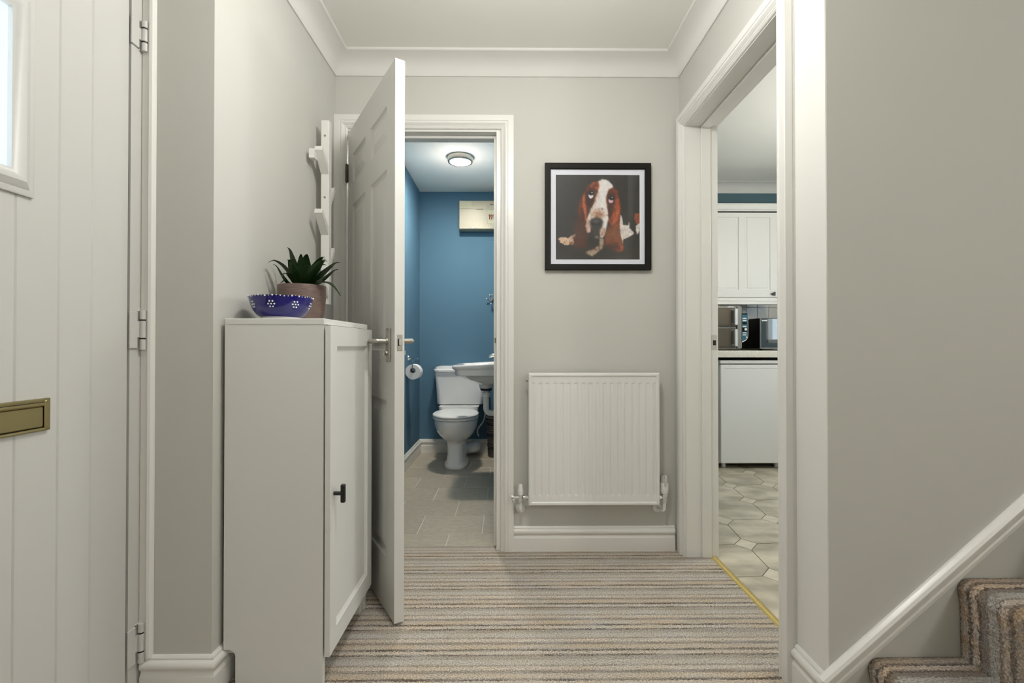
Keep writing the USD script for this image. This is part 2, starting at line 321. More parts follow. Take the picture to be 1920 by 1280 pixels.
solo('ceiling', cat_(box(-1.3, 0.97, -1.7, D + 0.01, CE, CE + 0.1), box(0.97, 3.3, -1.7, SW + 0.02, CE, CE + 0.1)), 'ceiling_paint', 'plain white hall ceiling', 'ceiling', 'structure', False)

# coving, skirting, architraves
cove = [(0, 2.262), (0.006, 2.262), (0.010, 2.270)] + [(0.010 + 0.066 * t - 0.010 * math.sin(PI * t) , 2.270 + 0.070 * t + 0.010 * math.sin(PI * t)) for t in np.linspace(0.1, 1, 9)] + [(0.079, 2.340), (0.083, 2.343), (0.083, CE), (0, CE)]
solo('trim_1', sweep([(WR, SW), (WR, D), (WL, D), (WL, NIB)], cove, lambda a, b, v: (a, b, v)), 'cove_paint', 'white coving where the hall walls meet the ceiling', 'coving', 'structure')
SK = [(0, 0), (0.018, 0), (0.018, 0.060), (0.0165, 0.063), (0.0130, 0.070), (0.0122, 0.074), (0.0130, 0.077), (0.0170, 0.080), (0.0198, 0.086), (0.0205, 0.0905), (0.0190, 0.0965), (0.0150, 0.1012), (0.0105, 0.103), (0.0095, 0.104), (0.0095, 0.109), (0.006, 0.1135), (0, 0.115)]
def skirt(name, path, label): solo(name, sweep(path, SK, lambda a, b, v: (a, b, v)), 'trim_paint', label, 'skirting board', 'structure')
skirt('baseboard_back', [(0.795, D), (0.027, D)], 'white moulded skirting board under the radiator')
skirt('baseboard_left', [(WL, 2.245), (WL, NIB), (-1.0125, NIB)], 'white moulded skirting board on the wall corner by the front door')
solo('trim_9', box(WE - .003, WE + .0008, SW + .0005, 1.3675, 0, CE), 'trim_paint', 'wall end lightened for strong light between the kitchen doorway and the stairs', 'wall end', 'structure', False)  # wall strip in the lighter trim paint, standing in for strong light on it
skirt('baseboard_right', [(WE - .003, SW - 0.004), (WE - .003, 1.3675)], 'white moulded skirting board between the kitchen doorway and the stairs')
AR = [(0, 0), (0.063, 0), (0.063, 0.020), (0.061, 0.022), (0.036, 0.022), (0.034, 0.019), (0.032, 0.019), (0.029, 0.0215), (0.024, 0.022), (0.018, 0.018), (0.013, 0.013), (0.010, 0.0125), (0.009, 0.010), (0.006, 0.012), (0.002, 0.010), (0, 0.007)]
# u grows away from the opening: paths run so that the wall lies to their left
AR2 = [(-u, v) for u, v in AR]
solo('trim_2', sweep([(-0.763, 0), (-0.763, 2.008), (-0.034, 2.008), (-0.034, 0)], AR, lambda a, b, v: (a, D - v, b)), 'trim_paint', 'white moulded architrave round the cloakroom doorway', 'architrave', 'structure')
solo('trim_3', sweep([(1.429, 0), (1.429, 1.993), (2.192, 1.993), (2.192, 0)], AR, lambda a, b, v: (WR - v, a, b)), 'trim_paint', 'white moulded architrave round the kitchen doorway', 'architrave', 'structure')
ln = thing('trim_4', (-0.41, D, 0), 'white lining and door stop of the cloakroom doorway', 'door lining', kind='structure')
part('lining', cat_(box(-0.054, -0.026, D, D + 0.12, 0, 2.026), box(-0.793, -0.765, D, D + 0.12, 0, 2.026), box(-0.765, -0.054, D, D + 0.12, 1.998, 2.026)), 'trim_paint', ln)
part('door_stop', cat_(box(-0.068, -0.054, D + 0.04, D + 0.09, 0, 1.984, .002), box(-0.765, -0.751, D + 0.04, D + 0.09, 0, 1.984, .002), box(-0.765, -0.054, D + 0.04, D + 0.09, 1.984, 1.998, .002)), 'trim_paint', ln)
part('keep_plate', slab(-0.0645, -0.0575, 0.985, 1.012, D + 0.0385, D + 0.041, .003, .0008, 'y'), 'nickel', ln, 'small worn metal mark of the latch keep')
ln = thing('trim_5', (0.88, 1.8, 0), 'white lining and door stop of the kitchen doorway', 'door lining', kind='structure')
part('lining', cat_(box(WR - .002, 0.972, 1.368, 1.434, 0, 2.015), box(WR - .002, 0.972, 2.185, 2.211, 0, 2.015), box(WR - .002, 0.972, 1.426, 2.185, 1.989, 2.015)), 'trim_paint', ln)
part('door_stop', cat_(box(0.893, 0.936, 1.434, 1.446, 0, 1.977, .002), box(0.893, 0.936, 2.173, 2.185, 0, 1.977, .002), box(0.893, 0.936, 1.426, 2.185, 1.977, 1.989, .002)), 'trim_paint', ln)
sp = part('strike_plate', slab(0.942, 0.967, 0.955, 1.022, 2.1835, 2.186, .003, .0008, 'y'), 'strike_metal', ln, 'metal strike plate with a dark keep hole')
part('keep_hole', box(0.948, 0.961, 2.1825, 2.184, 0.975, 0.998), 'black_metal', sp)
for z in (0.962, 1.014): part('screw', lathe([(0, -.0012), (.003, -.0012), (.003, 0.0005)], (0.955, 2.1835, z), 10, 'y'), 'chrome', sp)
st = thing('threshold_strip', (0.945, 1.8, 0), 'brass door bar between the striped carpet and the kitchen floor', 'threshold')
part('plate', prism([(0.934, -.008), (0.960, -.008), (0.960, 0.000), (0.956, 0.003), (0.950, 0.0015), (0.947, 0.0015), (0.942, 0.003), (0.938, 0.003), (0.934, 0.0005)], 'y', 1.436, 2.184), 'brass_strip', st)
for x in (0.939, 0.955): part('ridge', tube([(x, 1.436, .003), (x, 2.184, .003)], .0025, 10), 'brass_strip', st)

# ------------------------------------------------------------------ stairs
S = thing('staircase', (0.95, SW, 0), 'striped carpeted stairs rising to the right along the grey wall', 'stairs', kind='structure')
for k in range(6):
    x, z0, z1 = 0.956 + 0.236 * k, 0.205 * k - (0.043 if k else 0), 0.162 + 0.205 * k
    x2 = x + 0.245
    ring = [(x2 + .1, z0), (x2 + .1, z1), (x + 0.02, z1)] + [(x + 0.012 - 0.030 * math.sin(t), z1 - 0.030 + 0.030 * math.cos(t)) for t in np.linspace(0, PI * .62, 12)] + [(x - 0.012, z1 - 0.07), (x - .010, z0)]
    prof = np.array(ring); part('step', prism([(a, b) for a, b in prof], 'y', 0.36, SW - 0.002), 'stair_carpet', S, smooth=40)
sl = 0.8686; ang = math.atan(sl); nx, nz = -math.sin(ang), math.cos(ang)
ST = [(0, 0), (0, 0.012), (0.010, 0.014), (0.014, 0.012), (0.018, 0.0135), (0.026, 0.0175), (0.034, 0.0185), (0.041, 0.015), (0.046, 0.006), (0.046, 0)]
x0, zb = 0.838, 0.078
solo('trim_6', sweep([(x0, zb), (3.0, zb + sl * (3.0 - x0))], ST, lambda a, b, v: (a, SW - v, b)), 'trim_paint', 'white sloping moulding on the wall beside the stairs', 'moulding', 'structure')

# ------------------------------------------------------------------ front door
d1 = thing('door_1', (XD, 0.89, 0), 'white boarded front door with a small window and a brass letter plate', 'door', kind='structure')
edges = [1.284, 1.171, 1.086, 0.991, 0.902, 0.812, 0.722, 0.632, 0.542, 0.49]
def board(y0, y1, z0, z1):
    c = .003; part('board', prism([(XD - .044, y0), (XD - c, y0), (XD, y0 + c), (XD, y1 - c), (XD - c, y1), (XD - .044, y1)], 'z', z0, z1), 'front_door_paint', d1, smooth=False)
for a, b in zip(edges, edges[1:]):
    lo, hi = min(a, b), max(a, b)
    if lo > 0.63 and hi < 0.995 : board(lo, hi, 0.012, 1.318); board(lo, hi, 1.697, 1.985)
    elif abs(hi - 1.086) < 1e-6: 
        board(lo, hi, 0.012, 1.985)
    else: board(lo, hi, 0.012, 1.985)
fp = [(0, -.002), (0.0485, -.002), (0.0485, 0.006), (0.0455, 0.008), (0.036, 0.009), (0.032, 0.012), (0.022, 0.017), (0.014, 0.016), (0.006, 0.010), (0, 0.008)]
gf = part('window_frame', sweep([(0.9745, 1.337), (0.9745, 1.669), (0.645, 1.669), (0.645, 1.337)], [(-u, v) for u, v in fp], lambda a, b, v: (XD + v, a, b), closed=True), 'front_door_paint', d1)
part('window_pane', box(XD - .009, XD - .005, 0.64, 0.9905, 1.32, 1.69), 'pane', d1)
lp = part('letter_plate', sweep([(1.0555, 0.7945), (1.0555, 0.8525), (0.72, 0.8525), (0.72, 0.7945)], [(-u, v) for u, v in [(-.001, 0), (0.0065, 0), (0.0065, 0.004), (0.0055, 0.0075), (0.003, 0.0085), (0.0005, 0.008), (-.001, .008)]], lambda a, b, v: (XD + v, a, b), closed=True), 'brass_letter', d1, 'satin brass letter plate')
part('letter_flap', cat_(slab(0.722, 1.0455, 0.797, 0.842, XD, XD + 0.008, .004, .002, 'x'), tube([(XD + .006, .722, .8465), (XD + .006, 1.0455, .8465)], .0045, 12), slab(1.0475, 1.0605, 0.7905, 0.8565, XD, XD + 0.0095, .005, .002, 'x')), 'brass_letter', lp)
part('letter_slot', box(XD - .001, XD + .0015, 0.72, 1.053, 0.795, 0.852), 'black_metal', lp)
for z0, z1 in ((1.794, 1.875), (0.966, 1.071), (0.106, 0.211)):
    h = part('hinge', cat_(box(XD, XD + .005, 1.285, 1.3115, z0, z1 - .004, .001), box(XD, XD + .006, 1.31, 1.322, z0 + (z1 - z0) / 4.2 + .005, z1 - (z1 - z0) / 4.2 - .005, .001)), 'front_door_paint', d1)
    part('jamb_leaf', box(XD - .001, XD + .0015, 1.314, 1.334, z0 - .004, z1, .001), 'front_door_paint', h)
    q = (z1 - z0) / 4.2
    for a, b in ((z0 - .004, z0 + q), (z0 + q + .004, z1 - q - .004), (z1 - q, z1)):
        part('knuckle', lathe([(0, a), (.0075, a), (.0085, a + .001), (.0085, b - .001), (.0075, b), (0, b)], (XD + .010, 1.3235, 0), 18), 'front_door_paint', h)
    part('pin', tube([(XD + .010, 1.3235, z0 + .004), (XD + .010, 1.3235, z1 - .004)], .0072, 12), 'black_metal', h); part('leaf_gap', box(XD, XD + .0025, 1.3115, 1.3145, z0, z1 - .004), 'black_metal', h)  # black strip stands for the shade between hinge leaf and knuckles
tf = thing('trim_7', (XD, NIB, 0), 'white front door frame with a cover bead against the wall', 'door frame', kind='structure')
part('jamb', cat_(box(XD - .06, XD, 1.2895, NIB - .0005, 0, 2.04), box(XD - .06, XD, 0.44, 0.485, 0, 2.04), box(XD - .06, XD, 0.485, 1.2895, 1.992, 2.04)), 'front_door_paint', tf, smooth=False)
part('jamb_back', box(XD - .1, XD - .052, 1.27, 1.30, 0, 2.0), 'front_door_paint', tf, smooth=False)
part('cover_bead', prism([(XD - .001, NIB - .0005), (XD - .001, NIB - .010), (XD + .004, NIB - .013), (XD + .020, NIB - .013), (XD + .024, NIB - .017), (XD + .031, NIB - .015), (XD + .034, NIB - .008), (XD + .034, NIB - .0005)], 'z', 0.113, 2.3), 'trim_paint', tf)

# ------------------------------------------------------------------ cloakroom door, standing open
d2 = thing('door_2', (-0.76, 2.258, 0), 'white six panel cloakroom door standing open into the hall', 'door', kind='structure')
TH = math.radians(58.7); DA = np.array([math.cos(TH), -math.sin(TH), 0]); DN = np.array([-math.sin(TH), -math.cos(TH), 0]); DB = np.array([0, 0, 1.0]); O2 = np.array([-0.76, 2.258, 0.010])
W2, H2, T2 = 0.706, 1.969, 0.035
pn = [(a, b, c - .01, d - .01) for a, b in ((0.095, 0.312), (0.395, 0.612)) for c, d in ((0.205, 0.775), (0.955, 1.620), (1.722, 1.852))]
part('leaf', placed(panel_slab(W2, H2, T2, pn, [(0.006, -0.006), (0.014, -0.009), (0.019, -0.009), (0.048, -0.002)]), O2, DA, DB, DN), 'door_paint', d2, smooth=False)
def dl(a, b, c): return O2 + DA * a + DB * b + DN * c
def door_handle(side):
    s = 1 if side else -1; c0 = 0 if side else -T2
    def q(a, b, c): return dl(a, b, c0 + s * c)
    pl = slab(0.627, 0.666, 0.905, 1.026, -0.0002, 0.008, .003, .0015); m = placed(pl, dl(0, 0, c0), DA, DB, DN * s)
    h = part('lever_handle', m, 'nickel', d2, 'brushed metal lever handle on a back plate')
    part('lever', tube([q(.6465, .980, .005), q(.6465, .980, .04)] + arc_corner(q(.6465, .980, .04), q(.6465, .980, .052), q(.62, .980, .052), .010) + [q(.62, .980, .052), q(.56, .980, .052), q(.545, .980, .048)], .0088, 14), 'nickel', h)
    part('collar', tube([q(.6465, .980, .006), q(.6465, .980, .014)], .0125, 18), 'nickel', h)
    part('thumb_turn', cat_(tube([q(.6465, .937, .006), q(.6465, .937, .016)], .009, 14), tube([q(.6465, .945, .020), q(.6465, .929, .020)], .0055, 10)), 'nickel', h)
    for z in (.917, 1.014): part('screw', tube([q(.6465, z, .007), q(.6465, z, .0095)], .0035, 10), 'chrome', h)
door_handle(True); door_handle(False)
DNi = np.cross(DB, DA)
def edge(u0, u1, b0, b1, t0, t1):  # on the free edge: u across the thickness (0 hall face to T2), b up, t out of the edge
    m = box(u0, u1, b0, b1, t0, t1, .0008); return placed(m, dl(W2, 0, 0), -DN, DB, DA)
lt = part('latch_plate', edge(.008, .028, .945, 1.002, -.001, .0012), 'nickel', d2, 'metal latch face plate on the door edge')
part('latch_bolt', edge(.014, .023, .965, .985, 0, .007), 'chrome', lt); part('latch_slot', edge(.011, .0165, .963, .987, .0008, .0018), 'black_metal', lt)
for z in (1.79, 1.0, 0.2):
    hg = part('hinge', tube([(-0.7625, 2.250, z - .04), (-0.7625, 2.250, z + .04)], .0065, 14), 'hinge_steel', d2, 'dark metal butt hinge')
    part('pin_tip', cat_(ball((-0.7625, 2.250, z - .0405), .0055), ball((-0.7625, 2.250, z + .0405), .0055)), 'hinge_steel', hg)

# ------------------------------------------------------------------ white cabinet
CY0, CY1, CX0, CX1, CT = 1.370, 1.785, -0.812, -0.530, 1.052
cb = thing('cabinet', ((CX0 + CX1) / 2, (CY0 + CY1) / 2, 0), 'narrow white hall cabinet with a framed door and black pull', 'cabinet')
def side(y0, y1):
    nr = [(CX0 + .034 - .020 + .020 * math.cos(t), 0.085 + .020 * math.sin(t)) for t in np.linspace(0, PI / 2, 7)]
    ring = [(CX1, 0), (CX1, CT - .018), (CX0, CT - .018), (CX0, 0.105)] + nr[::-1] + [(CX0 + .034, 0)]
    part('side_panel', prism(ring, 'y', y0, y1), 'cabinet_white', cb, smooth=False)
side(CY0, CY0 + .018); side(CY1 - .018, CY1)
part('top_panel', box(CX0, CX1 + .003, CY0 - .001, CY1 + .001, CT - .018, CT, .0015), 'cabinet_white', cb)
part('bottom_panel', box(CX0 + .01, CX1, CY0 + .018, CY1 - .018, 0.085, 0.103), 'cabinet_white', cb)
part('back_panel', box(CX0 + .006, CX0 + .010, CY0 + .018, CY1 - .018, 0.085, CT - .018), 'cabinet_white', cb)
part('shelf', box(CX0 + .012, CX1 - .02, CY0 + .018, CY1 - .018, 0.55, 0.566), 'cabinet_white', cb)
part('foot', box(CX1 - .045, CX1 - .004, CY1 - .055, CY1 - .018, 0, 0.085, .002), 'cabinet_white', cb)
dw, dh = CY1 - CY0 - .001, CT - .020 - 0.083
dr = part('door', placed(panel_slab(dw, dh, .0155, [(.052, dw - .052, .060, dh - .060)], [(0.0015, -0.002), (0.010, -0.007), (0.012, -0.008)], False), (CX1 + .0205, CY0 + .0005, 0.083), (0, 1, 0), (0, 0, 1), (1, 0, 0)), 'cabinet_white', cb, smooth=False)
hx, hy, hz = CX1 + .0205, CY0 + .030, 0.541
part('pull', cat_(tube([(hx - .001, hy, hz), (hx + .024, hy, hz)], .0058, 14), trimesh.Trimesh(*[np.asarray(q) for q in (lambda m: (m.vertices, m.faces))(slab(hx + .020, hx + .0335, hy - .0065, hy + .0065, hz - .0265, hz + .0265, .004, .002))])), 'black_metal', dr, 'black T-shaped pull')

# ------------------------------------------------------------------ bowl and plant on the cabinet
bc = np.array([-0.703, 1.480, CT])
bw = thing('bowl', bc, 'cobalt blue ceramic bowl with white dotted flowers in front of the plant', 'bowl')
bprof = [(0.052, .008), (0.058, .009), (0.067, .015), (0.078, .028), (0.086, .046), (0.0915, .068), (0.0925, .071), (0.090, .0715), (0.084, .048), (0.075, .029), (0.060, .014), (0.0, .010)]
part('body', lathe([(0, .008)] + bprof, bc, 64), 'bowl_blue', bw)
part('foot_ring', lathe([(0, 0), (.051, 0), (.0555, .002), (.057, .010), (.053, .0115), (0, .0115)], bc, 48), 'bowl_white', bw, 'white foot of the bowl')
def bowl_pt(a, z):
    r = np.interp(z, [p[1] for p in bprof[:6]], [p[0] for p in bprof[:6]]); return bc + np.array([r * math.cos(a), r * math.sin(a), z])
for k in range(8):
    a0 = -PI / 2 + .12 + k * PI / 4; dots = []
    for da, dz in [(0, 0)] + [(.100 * math.cos(t), .0088 * math.sin(t)) for t in np.linspace(0, 2 * PI, 6, endpoint=False)]:
        m = trimesh.creation.icosphere(1, .0027); m.apply_scale((1, .45, 1)); R = trimesh.transformations.rotation_matrix(a0 + da + PI / 2, (0, 0, 1)); m.apply_transform(R); m.apply_translation(bowl_pt(a0 + da, .045 + dz)); dots.append(m)
    part('flower', cat_(*dots), 'bowl_white', bw, 'white dotted flower')
rim = []
for k in range(54):
    a = 2 * PI * k / 54; rim.append(ball(bc + np.array([.0915 * math.cos(a), .0915 * math.sin(a), .0695 + .0012 * math.sin(5 * k)]), .0021 + .0007 * math.sin(9 * k), sub=1))
part('rim_dots', cat_(*rim), 'bowl_white', bw, 'white dots round the rim')
pc = np.array([-0.722, 1.672, CT])
pl = thing('potted_plant', pc, 'dark green strap-leaved plant in a ribbed brown pot on the cabinet', 'plant')
part('pot', lathe([(0, 0), (.058, 0), (.064, .004), (.072, .030), (.0765, .062), (.0785, .100), (.079, .127), (.078, .131), (.075, .131), (.074, .118), (.072, .112), (0, .112)], pc, 64), 'pot_glaze', pl)
part('soil', lathe([(0, .108), (.0725, .108), (.07, .116), (.03, .119), (0, .120)], pc, 32), 'soil', pl)
def leaf(tip, width, droop, base=(0, 0), fold=.35, kink=0.0):
    b = pc + np.array([base[0], base[1], .112]); tip = np.array(tip, float); n = 16
    ctl = b * .45 + tip * .55 + np.array([0, 0, droop]); t = np.linspace(0, 1, n)[:, None]
    C = (1 - t) ** 2 * b + 2 * t * (1 - t) * ctl + t ** 2 * tip
    k = np.clip((t[:, 0] - .84) / .16, 0, 1); C[:, 2] -= k ** 2 * .008; hd = tip - b; hd[2] = 0; hd = hd / (np.linalg.norm(hd) + 1e-6); C += np.outer(k ** 2 * .006 + 0 * k, hd)
    T = np.gradient(C, axis=0); T /= np.linalg.norm(T, axis=1)[:, None]; sd = np.cross(T, (0, 0, 1.0)); ln_ = np.linalg.norm(sd, axis=1)
    sd = np.where(ln_[:, None] > .15, sd / np.maximum(ln_, 1e-3)[:, None], np.array([1.0, 0.1, 0])); sd /= np.linalg.norm(sd, axis=1)[:, None]; up = np.cross(sd, T)
    tt = t[:, 0]; w = 1.6 * width * np.clip(.30 + 1.35 * tt, 0, 1.0) * np.clip((1.02 - tt) / .62, .03, 1) ** .9
    rings = []
    for i in range(n):
        L, Rr, c = C[i] - sd[i] * w[i] / 2 + up[i] * fold * w[i] / 2, C[i] + sd[i] * w[i] / 2 + up[i] * fold * w[i] / 2, C[i]; th = up[i] * .0008
        rings.append([L, c, Rr, Rr - th, c - th * 1.6, L - th])
    part('leaf', loft(rings), 'leaf', pl, smooth=50)
for tip, w, dr_, bs in [((-.752, 1.635, 1.318), .030, .0, (-.012, -.006)), ((-.800, 1.605, 1.262), .024, .050, (-.014, -.004)), ((-.782, 1.60, 1.255), .016, -.030, (-.020, -.012)),
                       ((-.706, 1.625, 1.293), .024, .006, (-.002, -.008)), ((-.680, 1.61, 1.290), .036, .0, (.006, -.006)), ((-.628, 1.62, 1.283), .032, .008, (.012, -.004)),
                       ((-.578, 1.625, 1.266), .024, .004, (.016, 0)), ((-.574, 1.60, 1.238), .020, -.020, (.014, -.008)), ((-.572, 1.615, 1.150), .024, .070, (.020, -.004)),
                       ((-.735, 1.595, 1.268), .032, .015, (-.006, -.014)), ((-.715, 1.70, 1.285), .030, .01, (0, .012)), ((-.655, 1.70, 1.270), .028, .02, (.01, .012)),
                       ((-.770, 1.71, 1.275), .026, .02, (-.01, .012)), ((-.605, 1.585, 1.262), .030, .03, (.012, -.010)), ((-.745, 1.58, 1.212), .020, .040, (-.01, -.014)), ((-.660, 1.585, 1.245), .030, .025, (.006, -.012)),
                       ((-.786, 1.66, 1.200), .016, .02, (-.02, 0))]:
    leaf(tip, w, dr_, bs)

# ------------------------------------------------------------------ coat rack
cr = thing('coat_rack', (-0.772, 2.02, 1.146), 'white wall coat rack, an upright with slanting pegs, by the cloakroom door', 'coat rack')
RL, RR, RN, RF = -0.789, -0.755, 2.005, 2.036
part('upright', box(RL, RR, RN, RF, 1.146, 1.926, .002), 'trim_paint', cr)
for z in (1.24, 1.84): part('wall_spacer', prism([(RL + .002, RF - .012), (RL + .02, RF - .001), (WL, 2.135), (WL, 2.110)], 'z', z - .012, z + .012), 'trim_paint', cr, smooth=False)
def peg(y, z, dy, dz):
    b = (y + dy, z + dz); sgn = 1 if dy > 0 else -1
    part('peg', prism([(y, z), b, (b[0] - sgn * .003, b[1] + .017), (y, z + .034)], 'x', RL + .001, RR - .001), 'trim_paint', cr, smooth=False)
for z in (1.696, 1.439, 1.171): peg(RN, z, -.068, .076)
for z in (1.575, 1.310): peg(RF, z, .046, .072)
part('peg', prism([(1.962, 1.738), (1.932, 1.738), (1.932, 1.776), (1.962, 1.776)], 'x', RL - .020, RL + .002), 'trim_paint', cr, smooth=False)
for z in (1.860, 1.599, 1.335): part('screw', lathe([(0, -.002), (.0045, -.002), (.0045, .0005)], (-0.772, RN, z), 12, 'y'), 'nickel', cr)

# ------------------------------------------------------------------ dog picture
FX0, FX1, FZ0, FZ1 = 0.177, 0.683, 1.333, 1.843
pf = thing('picture', (0.43, D, FZ0), 'black framed photograph of a brown and white basset hound above the radiator', 'picture')
fr = [(0, 0), (0.0285, 0), (0.0285, 0.020), (0.027, 0.022), (0.004, 0.019), (0.002, 0.017), (0, .013)]
part('frame', sweep([(FX0 + .0285, FZ0 + .0285), (FX1 - .0285, FZ0 + .0285), (FX1 - .0285, FZ1 - .0285), (FX0 + .0285, FZ1 - .0285)], [(-u, v) for u, v in fr], lambda a, b, v: (a, D - .002 - v, b), closed=True), 'black_frame', pf)
part('mount', box(FX0 + .01, FX1 - .01, D - .010, D - .001, FZ0 + .01, FZ1 - .01), 'mount_white', pf, 'white mount card')
def paint(N=210):
    from shapely import contains_xy
    u, v = np.meshgrid((np.arange(N)) / (N - 1), (np.arange(N)) / (N - 1)); X, Y = 240 + u * 863, 222 + v * 873
    n1 = meshkit.fbm(np.stack([X / 30, Y / 30, 0 * X], -1), 4, 3); n2 = meshkit.fbm(np.stack([X / 11, Y / 22, 0 * X + 5], -1), 3, 8); n3 = meshkit.fbm(np.stack([X / 55, Y / 80, 0 * X + 9], -1), 4, 2)
    Xw, Yw = X + (n2 - .5) * 14, Y + (n1 - .5) * 14
    from scipy.ndimage import gaussian_filter
    im = np.empty((N, N, 3)); im[:] = np.array([50, 44, 35]) * (.85 + .3 * n3[..., None])
    def lay(poly, col, var=.25, blur=.8, amt=1.0, second=None, thr=.5, sharp=9):
        m = contains_xy(Polygon(poly).buffer(0), Xw, Yw).astype(float); m = gaussian_filter(m, blur) * amt
        c = np.array(col) * (1 - var / 2 + var * n2[..., None])
        if second is not None:
            k = 1 / (1 + np.exp(-((n1 * .45 + n3 * .55) - thr) * sharp * 3.2)); c = c * (1 - k[..., None]) + np.array(second) * k[..., None]
        im[:] = im * (1 - m[..., None]) + c * m[..., None]
    def ell(cx, cy, rx, ry, col, blur=.7, amt=1.0):
        m = (((X - cx) / rx) ** 2 + ((Y - cy) / ry) ** 2 < 1).astype(float); m = gaussian_filter(m, blur) * amt; im[:] = im * (1 - m[..., None]) + np.array(col) * m[..., None]
    W, O, B, DB_ = (222, 208, 194), (176, 82, 32), (116, 52, 22), (62, 32, 18)
    lay([(905, 630), (925, 660), (935, 740), (985, 745), (993, 690), (1002, 770), (1050, 825), (1000, 860), (935, 890), (928, 940), (905, 900), (890, 760)], W, .35, second=(150, 100, 70), thr=.62)
    lay([(1050, 620), (1103, 612), (1103, 720), (1078, 735), (1050, 690)], (150, 72, 34), .4)
    lay([(1066, 745), (1103, 715), (1103, 800), (1078, 838), (1062, 800)], W, .3)
    lay([(262, 885), (300, 862), (370, 872), (400, 850), (446, 822), (425, 895), (432, 930), (400, 948), (330, 945), (285, 925)], (214, 182, 150), .35, second=(140, 84, 44), thr=.58)
    lay([(690, 870), (735, 880), (728, 970), (670, 1020), (625, 1065), (560, 1045), (545, 1015), (630, 985), (690, 945)], (176, 156, 130), .5, 1.6, second=(120, 84, 54), thr=.52)
    lay([(545, 350), (500, 450), (468, 560), (458, 690), (470, 780), (440, 880), (428, 950), (470, 978), (545, 970), (565, 850), (550, 700), (520, 560), (540, 430)], B, .6, 1.6, second=DB_, thr=.47, sharp=4)
    lay([(430, 720), (565, 700), (560, 985), (425, 975)], (84, 50, 32), .3, 6, .8)
    lay([(880, 430), (908, 540), (900, 650), (895, 760), (905, 850), (938, 960), (930, 1005), (850, 1012), (755, 960), (742, 880), (770, 790), (800, 715), (850, 640), (868, 540)], (140, 68, 30), .5, 1.4, second=(92, 44, 22), thr=.52, sharp=4)
    lay([(880, 930), (938, 955), (930, 1008), (860, 1010)], (190, 84, 34), .5, 2.5, .8)
    lay([(770, 780), (890, 760), (900, 940), (770, 930)], (132, 76, 36), .2, 4, .75); lay([(745, 940), (900, 930), (900, 1010), (755, 990)], (62, 36, 22), .4, 4, .75)
    lay([(690, 285), (630, 292), (572, 338), (535, 400), (512, 480), (522, 570), (545, 690), (565, 700), (600, 600), (650, 500), (700, 380)], O, .7, 1.2, second=(84, 40, 20), thr=.55, sharp=5)
    lay([(760, 380), (830, 345), (876, 385), (888, 470), (895, 540), (866, 640), (800, 725), (766, 700), (755, 560)], O, .7, 1.2, second=(96, 46, 22), thr=.54, sharp=5)
    lay([(545, 400), (600, 380), (650, 430), (640, 500), (605, 600), (562, 680), (552, 560)], (52, 30, 20), .4, 2.2, .85); lay([(512, 440), (530, 420), (545, 560), (560, 700), (540, 660), (520, 560)], (206, 112, 58), .4, 1.8, .8)
    lay([(768, 420), (840, 430), (856, 520), (820, 640), (778, 700), (764, 590)], (62, 34, 22), .4, 2.5, .85); lay([(880, 520), (905, 560), (890, 650), (850, 730), (800, 750), (850, 650)], (188, 92, 42), .4, 2, .8)
    lay([(680, 288), (720, 266), (778, 280), (822, 318), (832, 348), (792, 368), (766, 420), (757, 500), (776, 600), (778, 690), (756, 800), (722, 870), (690, 860), (690, 800), (600, 760), (575, 720), (566, 660), (592, 590), (640, 510), (672, 400), (690, 340)], (232, 222, 212), .14, 1.3)
    lay([(660, 400), (700, 400), (650, 540), (600, 610), (590, 590), (640, 510)], (196, 168, 146), .3, 3, .6)
    lay([(562, 670), (545, 760), (562, 822), (596, 812), (604, 750), (590, 690)], (206, 170, 152), .4, 1.2)
    ell(664, 628, 74, 46, (186, 130, 92), 5, .55); ell(690, 640, 40, 26, (150, 82, 46), 4, .5)
    for k in range(46):
        a, b = random.gauss(672, 42), random.gauss(625, 38)
        if b > 560: ell(a, b, random.uniform(5, 13), random.uniform(4, 10), (150, 86, 50) if k % 3 else (104, 78, 60), 1.5, .6)
    lay([(594, 705), (606, 678), (650, 664), (704, 672), (728, 704), (716, 756), (690, 800), (696, 856), (655, 866), (618, 812), (598, 760)], (60, 54, 46), .25, 2.2)
    ell(656, 712, 62, 38, (48, 42, 38), 2.5, .8); ell(655, 700, 46, 20, (88, 80, 75), 2.6, .8); ell(618, 730, 15, 10, (30, 27, 24), 2.0); ell(692, 732, 15, 10, (30, 27, 24), 2.0); ell(655, 700, 22, 10, (104, 98, 92), 1.8, .7); ell(664, 866, 22, 16, (150, 128, 116), 1.5, .7)
    lay([(700, 790), (740, 760), (760, 770), (735, 845), (700, 868)], (206, 168, 140), .5, 1.2, second=(140, 80, 48), thr=.56)
    ell(600, 405, 56, 46, DB_, 3, .75); ell(812, 452, 46, 42, DB_, 3, .75)
    ell(601, 436, 24, 30, (226, 220, 220), .8); ell(604, 410, 27, 23, (30, 24, 24), .8); ell(612, 404, 5, 5, (220, 226, 235), .4)
    ell(806, 488, 25, 24, (226, 186, 192), .8); ell(814, 460, 28, 22, (30, 24, 24), .8); ell(820, 454, 5, 5, (220, 226, 235), .4)
    c = np.clip(im, 0, 255) / 255; return np.where(c > .04045, ((c + .055) / 1.055) ** 2.4, c / 12.92)
px0, px1, pz0, pz1 = FX0 + .0525, FX1 - .0525, FZ0 + .0515, FZ1 - .0545
col = paint(); N = col.shape[0]
gu, gv = np.meshgrid(np.linspace(0, 1, N), np.linspace(0, 1, N)); pv = np.stack([px0 + gu * (px1 - px0), np.full_like(gu, D - .0105), pz1 - gv * (pz1 - pz0)], -1).reshape(-1, 3)
